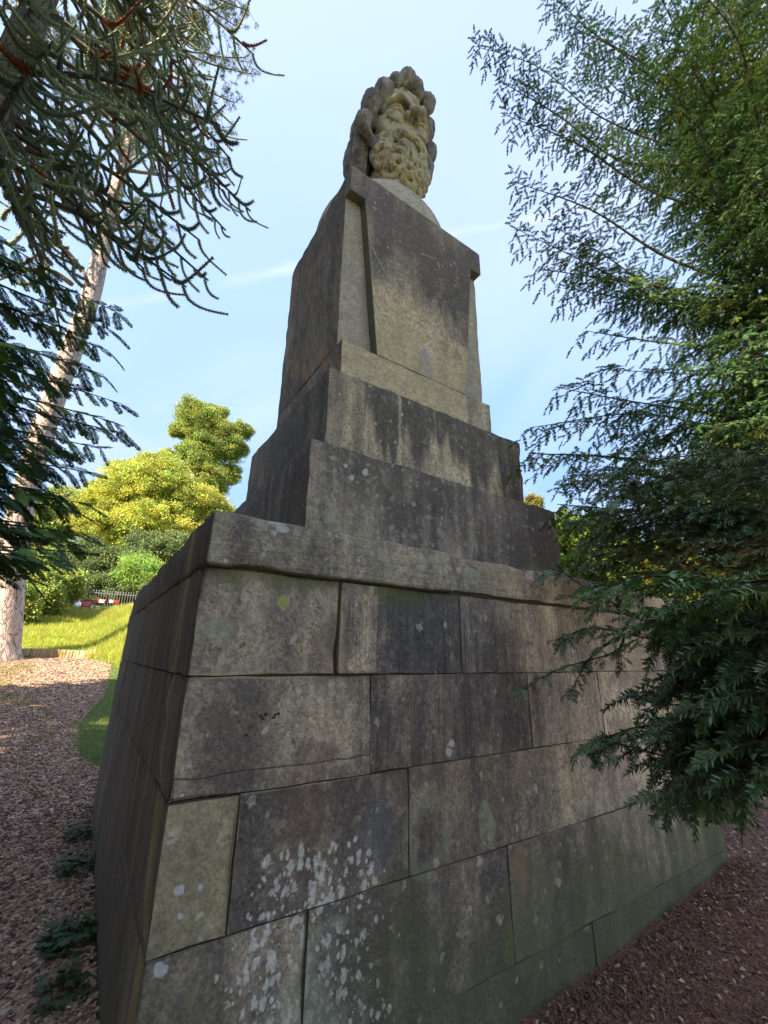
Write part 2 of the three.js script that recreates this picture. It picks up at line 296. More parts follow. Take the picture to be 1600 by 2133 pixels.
  blend(o, [0.34, 0.35, 0.19], 0.8 * disc(x, y, 2.03, 0.74, 0.065, 0.10, 0.6, 12) * (0.6 + 0.4 * v2(x * 40, y * 40, 1)));
  { const d = Math.hypot((x - 1.62) / 0.16, (y - 0.76) / 0.16) + 0.25 * fb2(x * 9, y * 9, 3, 3); blend(o, [0.30, 0.31, 0.19], 0.5 * ss(0.32, 0.1, Math.abs(d - 0.85)) * (0.6 + 0.4 * v2(x * 30, y * 30, 1))); }
  for (const [cx, cy, rr] of [[0.455, 0.80, 0.016], [0.53, 0.79, 0.010], [0.432, 0.575, 0.022], [0.47, 0.72, 0.010], [1.78, 1.12, 0.02], [1.80, 1.16, 0.02], [0.42, 1.10, 0.008]]) blend(o, [0.54, 0.51, 0.46], 0.8 * disc(x, y, cx, cy, rr, rr, 0.6, 50));
  // white crust spilling down low on the left
  if (x > 0.55 && x < 1.5 && y < 1.0) {
    let m = 0; const rag = 0.45 * fb2(x * 75, y * 60, 8, 2) + 0.25 * v2(x * 160, y * 130, 3); for (const q of CRUST) { const e = Math.hypot((x - q[0]) / q[2], (y - q[1]) / q[3]); if (e < 1.6) m = Math.max(m, ss(1.0, 0.75, e + rag)); }
    blend(o, [0.70, 0.64, 0.52], 0.85 * m * (0.75 + 0.3 * v2(x * 80, y * 80, 2))); o.h += 0.15 * m;
    const reg2 = disc(x, y, 1.15, 0.30, 0.22, 0.28, 0.8, 5); blend(o, [0.30, 0.30, 0.21], 0.6 * reg2 * ss(-0.2, 0.3, fb2(x * 9, y * 8, 4, 4))); }
  // algae on the low right end
  { const g = sat(ss(2.3, 4.0, x + 0.5 * fb2(x * 1.5, y * 3, 4, 3)) * ss(0.75, 0.35, y) + 0.55 * ss(0.75, 0.1, y + 0.3 * fb2(x * 3, y * 2, 8, 3))); blend(o, [0.115, 0.115, 0.035], 0.68 * g * (0.75 + 0.4 * v2(x * 30, y * 26, 4))); }
  blend(o, [0.16, 0.15, 0.06], 0.4 * disc(x, y, 2.35, 0.32, 0.22, 0.3, 0.7, 5)); blend(o, [0.27, 0.165, 0.085], 0.5 * disc(x, y, 2.28, 0.50, 0.06, 0.12, 0.8, 9));
  // flaked skin on the right end: bare warm stone with ragged outlines
  { const m = disc(x, y, 4.05, 1.28, 0.42, 0.17, 0.8, 5) * ss(-0.12, 0.08, fb2(x * 13, y * 8, 5, 4)); blend(o, [0.36, 0.245, 0.145], 0.85 * m); o.h -= 0.15 * m; }
  { const m = disc(x, y, 2.85, 0.85, 0.14, 0.2, 0.7, 5) * ss(-0.1, 0.2, fb2(x * 17, y * 12, 5, 4)); blend(o, [0.33, 0.28, 0.15], 0.7 * m); }
  // a cluster of drilled pits and hairline cracks
  for (const [cx, cy] of [[0.695, 1.362], [0.715, 1.366], [0.705, 1.350], [0.76, 1.362], [0.775, 1.366], [0.755, 1.352], [0.64, 1.29]]) { const m = disc(x, y, cx, cy, 0.007, 0.006, 0.3, 60); blend(o, [0.02, 0.018, 0.015], m); o.h -= 0.5 * m; }
  const crack = (d, w) => { const m = ss(w, w * 0.3, Math.abs(d)); blend(o, [0.022, 0.02, 0.017], 0.75 * m); o.h -= 0.4 * m; };
  if (course === 2 && x < 1.26) crack(y - 1.155 - 0.012 * fb2(x * 7, 1, 1, 3), 0.0035);
  if (course === 1 && y < 1.82) { crack(x - 1.76 - 0.02 * fb2(y * 9, 2, 1, 3), 0.003); crack(x - 1.93 - 0.02 * fb2(y * 9, 5, 1, 3), 0.003); crack(x - 2.02 - 0.03 * fb2(y * 9, 8, 1, 3), 0.0025); }
});
// the left flank of the plinth; u runs from the back to the front
const leftP = paint(640, 440, B.zf - B.zb + 0.1, B.top + 0.35, (u, v, o) => {
  const z = u + B.zb - 0.05, y = v - 0.35, d = B.zf - z;
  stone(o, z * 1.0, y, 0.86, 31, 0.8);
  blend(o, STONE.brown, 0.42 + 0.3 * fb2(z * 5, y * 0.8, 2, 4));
  const run = mix(0.07, 0.42, ss(0.4, 1.9, y)) + 0.05 * fb2(y * 1.5, 2, 2, 3), wide = mix(0.10, 0.20, ss(0.5, 1.8, y));
  const m = ss(wide, 0.02, Math.abs(d - run)) * ss(-0.28, 0.25, fb2(z * 16, y * 1.3, 7, 4) + 0.12 + 0.25 * ss(1.2, 0.9, y));
  blend(o, y < 1.05 ? [0.64, 0.43, 0.14] : [0.48, 0.34, 0.19], 0.92 * m * ss(0.15, 0.35, y) * (0.35 + 0.65 * ss(-0.4, 0.05, fb2(z * 9, y * 2.2, 27, 3))));
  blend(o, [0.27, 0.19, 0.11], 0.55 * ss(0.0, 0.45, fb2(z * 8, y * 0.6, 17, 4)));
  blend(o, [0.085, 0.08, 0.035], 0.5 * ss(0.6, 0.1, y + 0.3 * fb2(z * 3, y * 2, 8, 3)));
  blend(o, [0.36, 0.31, 0.24], 0.5 * ss(0.014, 0.004, Math.abs(y - 1.526 + 0.006 * v2(z * 12, 1, 1))) * ss(-0.2, 0.3, v2(z * 4, 1, 1)));
  const t = v2(z * 50, y * 2.2, 7); o.h += 0.25 * t; const k = 1 + 0.25 * t; o.r *= k; o.g *= k; o.b *= k;
});
// flat tops, backs and the rest
const restP = paint(384, 384, 2, 2, (x, y, o) => { const t = Math.PI; const cx = Math.cos(x * t), sx = Math.sin(x * t), cy = Math.cos(y * t), sy = Math.sin(y * t); const n = fb2(cx * 1.6 + 5, sx * 1.6 + cy * 1.6, sy * 1.6, 5), g = fb2(cx * 20, sx * 20 + cy * 20, sy * 20, 3); const s = sat(0.6 + 0.5 * n + 0.3 * g); o.r = mix(0.27, 0.1, s); o.g = mix(0.22, 0.085, s); o.b = mix(0.15, 0.064, s); o.h = 0.5 + 0.3 * g; }, true);
// the two steps and the shaft
function stepFace(S, seed, kind) {
  return paint(704, 232, S.xr - S.xl, S.y1 - S.y0, (u, v, o) => {
    const x = u + S.xl, y = v + S.y0, H = S.y1 - S.y0;
    if (kind === 3) {
      const drip = fb2(x * 7, y * 0.35, 2, 4) + 0.5 * v2(x * 17, y * 0.5, 5), edge = H * 0.30 + 0.42 * H * drip;
      let s = mix(0.26, 0.92, ss(edge - 0.18, edge + 0.18, v - 0.12 * H)); if (x < 1.75) s = mix(s, 0.58, 0.7); if (x > 3.6) s = mix(s, 0.72, 0.6);
      s -= 0.55 * ss(0.03, 0.01, Math.abs(x - 2.16 + 0.015 * v2(y * 6, 1, 1))) + 0.3 * ss(0.02, 0.005, Math.abs(x - 2.62 + 0.02 * v2(y * 5, 3, 1)));
      stone(o, x, y, s, seed);
      lichens(o, x, y, 0.1, 0.35, 0.005, 0.02, seed + 2);
      const c = ss(0.004, 0.001, Math.abs(x - 1.81 - 0.004 * v2(y * 8, 1, 1))); blend(o, [0.03, 0.028, 0.025], 0.6 * c); o.h -= 0.3 * c;
    } else {
      stone(o, x, y, 0.80 - 0.22 * disc(x, y, 2.05, 3.02, 0.28, 0.2, 0.6, 5) - 0.12 * ss(2.6, 2.3, y), seed);
      blend(o, [0.115, 0.085, 0.078], 0.35 * ss(2.4, 3.6, x));
      lichens(o, x, y, 0.105, 0.75, 0.005, 0.024, seed + 2, [0.42, 0.40, 0.35], 0.75);
      lichens(o, x, y, 0.23, 0.35, 0.02, 0.045, seed + 8, [0.36, 0.34, 0.27], 0.6);
      for (const [cx, cy, r] of [[1.62, 3.02, 0.03], [1.50, 2.94, 0.02], [1.44, 3.03, 0.018]]) blend(o, [0.5, 0.48, 0.42], 0.85 * disc(x, y, cx, cy, r, r, 0.8, 40));
    }
    const t = v2(x * 100, y * 4, 7); o.h += 0.12 * t; const k = 1 + 0.1 * t; o.r *= k; o.g *= k; o.b *= k;
  });
}
function flank(z0, z1, y0, y1, seed, soot, warm) {
  return paint(384, 256, z1 - z0, y1 - y0, (u, v, o) => {
    const z = u + z0, y = v + y0; stone(o, z, y, soot + 0.1 * fb2(z * 3, y, seed, 3), seed, 0.9);
    blend(o, [0.15, 0.095, 0.068], warm * (0.5 + 0.6 * fb2(z * 4, y * 1.2, seed + 1, 4)));
    lichens(o, z, y, 0.1, 0.25, 0.004, 0.016, seed + 4);
    const t = v2(z * 46, y * 3 + z * 4, 7); o.h += 0.25 * t; const k = 1 + 0.22 * t; o.r *= k; o.g *= k; o.b *= k;
  });
}
const shaftP = paint(640, 880, SH.xr - SH.xl, SH.y1 - SH.y0, (u, v, o) => {
  const x = u + SH.xl, y = v + SH.y0;
  const w = fb2(x * 2.2, y * 1.5, 3, 4);
  let s = mix(0.10, 0.84, ss(5.35, 6.0, y + 0.16 * (x - 2.5) * -1 + 0.35 * w)) - 0.22 * ss(6.55, 6.95, y + 0.1 * w) - 0.18 * disc(x, y, 2.25, 5.95, 0.32, 0.28, 0.8, 4);
  s += 0.38 * disc(x, y, 3.2, 5.65, 0.4, 0.42, 0.6, 3) + 0.22 * disc(x, y, 2.95, 5.05, 0.22, 0.12, 0.7, 5) + 0.3 * ss(3.2, 3.3, x) * ss(4.62, 4.5, y);
  if (y < SH.yL) s = 0.06 + 0.35 * ss(3.15, 3.25, x);
  stone(o, x, y, s, 55, 0.8);
  blend(o, [0.50, 0.37, 0.205], 0.5 * ss(5.6, 4.7, y + 0.3 * w) * ss(3.3, 3.0, x));
  blend(o, [0.175, 0.125, 0.108], 0.40 * ss(5.6, 6.4, y + 0.5 * w));
  lichens(o, x, y, 0.10, 0.45 * ss(5.2, 5.9, y), 0.004, 0.02, 61, [0.47, 0.45, 0.40], 0.8);
  const t = v2((x + y * 0.25) * 14, (y - x * 0.2) * 70, 7); o.h += 0.16 * t; const k = 1 + 0.11 * t; o.r *= k; o.g *= k; o.b *= k;
  for (const [a, b, c, d] of [[2.40, 4.56, 2.37, 4.43], [2.37, 4.43, 2.33, 4.38], [2.60, 4.55, 2.61, 4.33], [1.85, 5.95, 2.0, 5.72], [2.0, 5.72, 2.2, 5.62], [2.55, 6.33, 2.78, 6.40], [2.82, 6.38, 2.86, 6.24], [2.74, 6.20, 2.84, 6.24]]) {   // pale scratches
    const dx = c - a, dy = d - b, q = sat(((x - a) * dx + (y - b) * dy) / (dx * dx + dy * dy)), e = Math.hypot(x - a - dx * q, y - b - dy * q) + 0.006 * v2(x * 40, y * 40, 1); blend(o, [0.46, 0.42, 0.34], 0.7 * ss(0.009, 0.003, e));
  }
  // a scrawl in violet chalk: a lozenge over a cross
  blend(o, [0.30, 0.245, 0.115], 0.35 * disc(x, y, 2.585, 4.65, 0.12, 0.22, 0.6, 8));
  for (const [a, b, c, d] of [[2.53, 4.86, 2.585, 4.93], [2.585, 4.93, 2.64, 4.80], [2.64, 4.80, 2.58, 4.74], [2.58, 4.74, 2.53, 4.86], [2.545, 4.83, 2.62, 4.83], [2.585, 4.88, 2.59, 4.68], [2.54, 4.66, 2.66, 4.66], [2.56, 4.62, 2.58, 4.55], [2.58, 4.55, 2.61, 4.62], [2.61, 4.62, 2.64, 4.55], [2.57, 4.57, 2.63, 4.55]]) {
    const dx = c - a, dy = d - b, q = sat(((x - a) * dx + (y - b) * dy) / (dx * dx + dy * dy)), e = Math.hypot(x - a - dx * q, y - b - dy * q); blend(o, [0.36, 0.30, 0.42], 0.85 * ss(0.011, 0.005, e));
  }
});
const nicheP = paint(192, 640, 0.5, 2.1, (x, y, o) => { stone(o, x, y, 0.22, 77, 0.8); blend(o, [0.34, 0.30, 0.24], 0.5); const t = v2((x + y * 0.3) * 20, (y - x * 0.4) * 55, 7); o.h += 0.18 * t; const k = 1 + 0.1 * t; o.r *= k; o.g *= k; o.b *= k; lichens(o, x, y, 0.12, 0.2, 0.004, 0.012, 5); }, true);
const flankS = paint(384, 640, SH.zf - SH.zb, SH.y1 - SH.y0, (u, v, o) => {
  const z = u + SH.zb, y = v + SH.y0; stone(o, z, y, 0.66 + 0.1 * ss(5.5, 6.6, y), 91, 0.9); blend(o, [0.145, 0.095, 0.07], 0.45 + 0.35 * fb2(z * 3, y * 0.8, 2, 4));
  blend(o, [0.36, 0.215, 0.105], 0.75 * disc(z, y + (z + 4) * 0.4, -3.9, 4.75, 0.75, 0.28, 0.9, 4) * ss(-0.25, 0.25, fb2((z + y * 0.5) * 9, y * 5, 8, 4)));
  const t = v2((z + y * 0.35) * 26, (y - z * 0.3) * 8, 7); o.h += 0.3 * t; const k = 1 + 0.25 * t; o.r *= k; o.g *= k; o.b *= k; lichens(o, z, y, 0.12, 0.3, 0.004, 0.016, 15);
});

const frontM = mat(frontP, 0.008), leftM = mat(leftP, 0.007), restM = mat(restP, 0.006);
const mapXY = (x0, y0, w, h) => (x, y, z) => [(x - x0) / w, (y - y0) / h], mapZY = (z0, y0, w, h) => (x, y, z) => [(z - z0) / w, (y - y0) / h], mapAny = (x, y, z, n) => n === 1 ? [x * 0.5, z * 0.5] : n === 0 ? [z * 0.5, y * 0.5] : [x * 0.5, y * 0.5];
// a block with worn, rounded, slightly uneven edges; materials: front, left, the rest
function block(x0, x1, y0, y1, z0, z1, maps, { r = 0.012, wear = 0.012, wob = 0.003, step = 0.11, seed = 1, shear } = {}) {
  const lo = [x0, y0, z0], hi = [x1, y1, z1], P = [], U = [], groups = [[], [], []], pos = new Map(), ids = [];
  const lines = a => { const L = hi[a] - lo[a], o = [0, r * 0.4, r]; const n = Math.max(1, Math.round((L - 2 * r) / step)); for (let k = 1; k < n; k++) o.push(r + (L - 2 * r) * k / n); o.push(L - r, L - r * 0.4, L); return o.map(t => t + lo[a]); };
  const G = [0, 1, 2].map(lines);
  const place = p => {
    const q = p.map((c, a) => Math.min(hi[a] - r, Math.max(lo[a] + r, c))), d = p.map((c, a) => c - q[a]), len = Math.hypot(...d);
    let o = p.slice(), n = [0, 0, 0]; if (len > 1e-9) { o = q.map((c, a) => c + d[a] / len * r); n = d.map(c => c / len); }
    let near = 0; const e = p.map((c, a) => Math.min(c - lo[a], hi[a] - c)).sort((a, b) => a - b); near = ss(0.05, 0.0, e[1]);
    const k = wob * fbm(o[0] * 5 + seed, o[1] * 5, o[2] * 5, 3) - wear * near * Math.max(0, fbm(o[0] * 9 + seed * 3, o[1] * 9, o[2] * 9, 3) + 0.25) * 1.4;
    o = o.map((c, a) => c + n[a] * k); if (shear) o = shear(o); return o;
  };
  for (let ax = 0; ax < 3; ax++) for (const side of [0, 1]) {
    const b = (ax + 1) % 3, c = (ax + 2) % 3, gb = G[b], gc = G[c], base = P.length / 3, g = ax === 2 && side ? 0 : ax === 0 && !side ? 1 : 2, mp = maps[g] || mapAny;
    for (const vb of gb) for (const vc of gc) { const p = [0, 0, 0]; p[ax] = side ? hi[ax] : lo[ax]; p[b] = vb; p[c] = vc; const o = place(p); P.push(...o); U.push(...mp(o[0], o[1], o[2], ax)); ids.push(o.map(t => Math.round(t * 2e4)).join()); }
    for (let i = 0; i < gb.length - 1; i++) for (let j = 0; j < gc.length - 1; j++) { const a = base + i * gc.length + j, d = a + gc.length; side ? groups[g].push(a, d, d + 1, a, d + 1, a + 1) : groups[g].push(a, d + 1, d, a, a + 1, d + 1); }
  }
  const geo = new THREE.BufferGeometry(), idx = groups.flat(), N = new Float32Array(P.length);
  for (let k = 0; k < idx.length; k += 3) {
    const [a, b, c] = [idx[k] * 3, idx[k + 1] * 3, idx[k + 2] * 3], ux = P[b] - P[a], uy = P[b + 1] - P[a + 1], uz = P[b + 2] - P[a + 2], vx = P[c] - P[a], vy = P[c + 1] - P[a + 1], vz = P[c + 2] - P[a + 2], n = [uy * vz - uz * vy, uz * vx - ux * vz, ux * vy - uy * vx];
    for (const i of [idx[k], idx[k + 1], idx[k + 2]]) { let s = pos.get(ids[i]); if (!s) pos.set(ids[i], s = [0, 0, 0]); s[0] += n[0]; s[1] += n[1]; s[2] += n[2]; }
  }
  ids.forEach((id, i) => { const s = pos.get(id) || [0, 1, 0], l = Math.hypot(...s) || 1; N[i * 3] = s[0] / l; N[i * 3 + 1] = s[1] / l; N[i * 3 + 2] = s[2] / l; });
  geo.setAttribute('position', new THREE.BufferAttribute(new Float32Array(P), 3)); geo.setAttribute('normal', new THREE.BufferAttribute(N, 3)); geo.setAttribute('uv', new THREE.BufferAttribute(new Float32Array(U), 2)); geo.setIndex(idx);
  let st = 0; groups.forEach((g, i) => { if (g.length) geo.addGroup(st, g.length, i); st += g.length; });
  return geo;
}
const ped = thing('stone_pedestal', 'stepped weathered stone pedestal carrying the giant carved head', 'pedestal', V(0, 0, 0));
{
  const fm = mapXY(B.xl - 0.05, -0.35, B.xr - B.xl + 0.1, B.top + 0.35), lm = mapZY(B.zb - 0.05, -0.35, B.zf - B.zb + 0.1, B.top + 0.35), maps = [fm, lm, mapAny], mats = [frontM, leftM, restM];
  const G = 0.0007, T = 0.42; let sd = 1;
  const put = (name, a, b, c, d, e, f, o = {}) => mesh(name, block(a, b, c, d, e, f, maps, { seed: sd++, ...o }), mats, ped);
  // mortar core
  const core = new THREE.BoxGeometry(B.xr - B.xl - 0.03, B.top + 0.30, B.zf - B.zb - 0.03); core.translate((B.xl + B.xr) / 2, (B.top - 0.06 - 0.36) / 2, (B.zf + B.zb) / 2);
  mesh('mortar_core', core, new THREE.MeshStandardMaterial({ map: restP.map, color: 0xb0a48c, roughness: 1 }), ped);
  const fronts = [[B.xl, 1.05, 1.29, 1.9, 3.31, B.xr], [B.xl, 1.262, 2.487, 3.30, B.xr], [B.xl, 0.645, 1.5, 2.703, 3.85, B.xr], [B.xl, 0.98, 2.19, 3.6, B.xr], [B.xl, 1.3, 2.9, 4.0, B.xr]];
  for (let c = 0; c < 5; c++) {
    const y1 = B.j[c], y0 = B.j[c + 1], f = fronts[c];
    for (let k = 0; k < f.length - 1; k++) {
      let proud = [0, 0.003, -0.002, 0.002, -0.003][(c * 3 + k) % 5]; if (c === 0 && k === 1) proud = 0.022; if (c === 4) proud = -0.003;
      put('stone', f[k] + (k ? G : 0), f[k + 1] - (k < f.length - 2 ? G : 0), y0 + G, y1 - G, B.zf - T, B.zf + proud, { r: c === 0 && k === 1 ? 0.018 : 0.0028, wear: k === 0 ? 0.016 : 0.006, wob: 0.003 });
    }
    // left flank, right flank and back, in long stones
    const lz = [[-3.2, -4.6], [-3.7, -5.0], [-3.0, -4.3], [-3.6, -4.9], [-3.3, -4.6]][c], cut = [B.zf - T, ...lz, B.zb];
    for (let k = 0; k < 3; k++) for (const side of [0, 1]) {
      const proud = 0.004 * ((k + c) % 3 - 1), x0 = side ? B.xr - T : B.xl + proud, x1 = side ? B.xr - proud : B.xl + T;
      put('stone', x0, x1, y0 + G, y1 - G, cut[k + 1] + G, cut[k] - G, { r: 0.004, wob: 0.006, wear: 0.008, shear: !side && k === 2 && c < 1 ? null : null });
    }
    for (let k = 0; k < 3; k++) { const a = B.xl + T + k * (B.xr - B.xl - 2 * T) / 3, b = B.xl + T + (k + 1) * (B.xr - B.xl - 2 * T) / 3; put('stone', a + G, b - G, y0 + G, y1 - G, B.zb, B.zb + T, { step: 0.4 }); }
  }
  // spalled bulge low on the left flank: the footing stands proud
  put('footing_stone', B.xl - 0.05, B.xr + 0.03, -0.40, -0.14, B.zf - 0.3, B.zf + 0.035, { r: 0.025, wear: 0.03, wob: 0.02, step: 0.09 });
  put('footing_stone', B.xl - 0.12, B.xl + 0.3, -0.4, -0.02, -5.6, -2.31, { r: 0.06, wear: 0.06, wob: 0.05, step: 0.1 });
  // coping
  const chip = o => { const k = ss(-5.3, -5.95, o[2]) * ss(0.9, 0.37, o[0]); o[1] -= 0.12 * k; return o; };
  put('coping_stone', B.xl - 0.004, 1.838 - G, B.cap + 0.005, B.top, B.zf - 1.1, B.zf + 0.040, { r: 0.022, wear: 0.022, wob: 0.007, step: 0.08 });
  put('coping_stone', 1.838 + G, 3.731 - G, B.cap + 0.018, B.top - 0.012, B.zf - 1.1, B.zf + 0.008, { r: 0.014, wear: 0.016, wob: 0.006, step: 0.09 });
  put('coping_stone', 3.731 + G, B.xr, B.cap + 0.012, B.top - 0.02, B.zf - 1.1, B.zf + 0.035, { r: 0.02, wear: 0.02, step: 0.1 });
  for (const [a, b] of [[-3.1, -4.4], [-4.4, -5.9]]) put('coping_stone', B.xl, 1.6, B.cap + 0.004, B.top - 0.004, b + G, a - G, { r: 0.02, wear: 0.03, wob: 0.01, shear: chip });
  for (const [a, b] of [[-3.1, -4.4], [-4.4, -5.9]]) put('coping_stone', 3.7, B.xr, B.cap + 0.004, B.top - 0.03, b + G, a - G, { step: 0.3 });
  put('coping_stone', 1.6 + G, 3.7 - G, B.cap + 0.004, B.top - 0.006, B.zb, -4.4, { step: 0.4 });
  // steps: each of two blocks
  const mats2 = [mat(stepFace(S2, 13, 2), 0.005), mat(flank(S2.zb, S2.zf, S2.y0, S2.y1, 17, 0.84, 0.5), 0.007), restM], mats3 = [mat(stepFace(S3, 23, 3), 0.005), mat(flank(S3.zb, S3.zf, S3.y0, S3.y1, 27, 0.86, 0.4), 0.007), restM];
  for (const [S, M, cut] of [[S2, mats2, 2.62], [S3, mats3, 2.9]]) {
    const mp = [mapXY(S.xl, S.y0, S.xr - S.xl, S.y1 - S.y0), mapZY(S.zb, S.y0, S.zf - S.zb, S.y1 - S.y0), mapAny];
    mesh('step_block', block(S.xl, S.xr, S.y0 - 0.02, S.y1, S.zb, S.zf, mp, { r: 0.012, wear: 0.02, wob: 0.006, step: 0.09, seed: sd++ }), M, ped);
  }
  // shaft: a foot block, a body set back, and a front slab shouldered at the top
  const ms = [mat(shaftP, 0.005), mat(flankS, 0.008), restM], mp = [mapXY(SH.xl, SH.y0, SH.xr - SH.xl, SH.y1 - SH.y0), mapZY(SH.zb, SH.y0, SH.zf - SH.zb, SH.y1 - SH.y0), mapAny];
  mesh('shaft_foot', block(SH.xl + 0.003, SH.xr, SH.y0 - 0.02, SH.yL, SH.zb, SH.zf, mp, { r: 0.010, wear: 0.010, wob: 0.005, seed: 71 }), ms, ped);
  const back = SH.zf - 0.11;
  mesh('shaft', block(SH.xl, SH.xr, SH.yL, SH.y1 - 0.004, SH.zb, back, [(x, y) => [(x - SH.xl) / 0.5, (y - SH.yL) / 2.1 * 0.84], mp[1], mapAny], { r: 0.010, wear: 0.014, wob: 0.007, seed: 73, step: 0.1 }), [mat(nicheP, 0.005), ms[1], restM], ped);
  const sh = new THREE.Shape([[1.94, SH.yL - 0.012], [3.197, SH.yL - 0.012], [3.415, SH.yN], [SH.xr + 0.004, SH.yN + 0.02], [SH.xr + 0.004, SH.y1 - 0.02], [SH.xr - 0.02, SH.y1], [SH.xl + 0.02, SH.y1], [SH.xl, SH.y1 - 0.02], [SH.xl, SH.yN], [1.728, SH.yN]].map(p => new THREE.Vector2(...p)));
  const eg = new THREE.ExtrudeGeometry(sh, { depth: 0.14, bevelEnabled: true, bevelSize: 0.006, bevelThickness: 0.006, bevelOffset: -0.006, bevelSegments: 2 }); eg.translate(0, 0, SH.zf - 0.142);
  const ep = eg.attributes.position, eu = eg.attributes.uv, en = eg.attributes.normal; for (let i = 0; i < ep.count; i++) eu.setXY(i, (ep.getX(i) - SH.xl) / (SH.xr - SH.xl), (ep.getY(i) - SH.y0) / (SH.y1 - SH.y0));
  mesh('front_slab', eg, [ms[0], restM], ped);
  ped.userData.label = 'stepped weathered stone pedestal carrying the giant carved head';
}
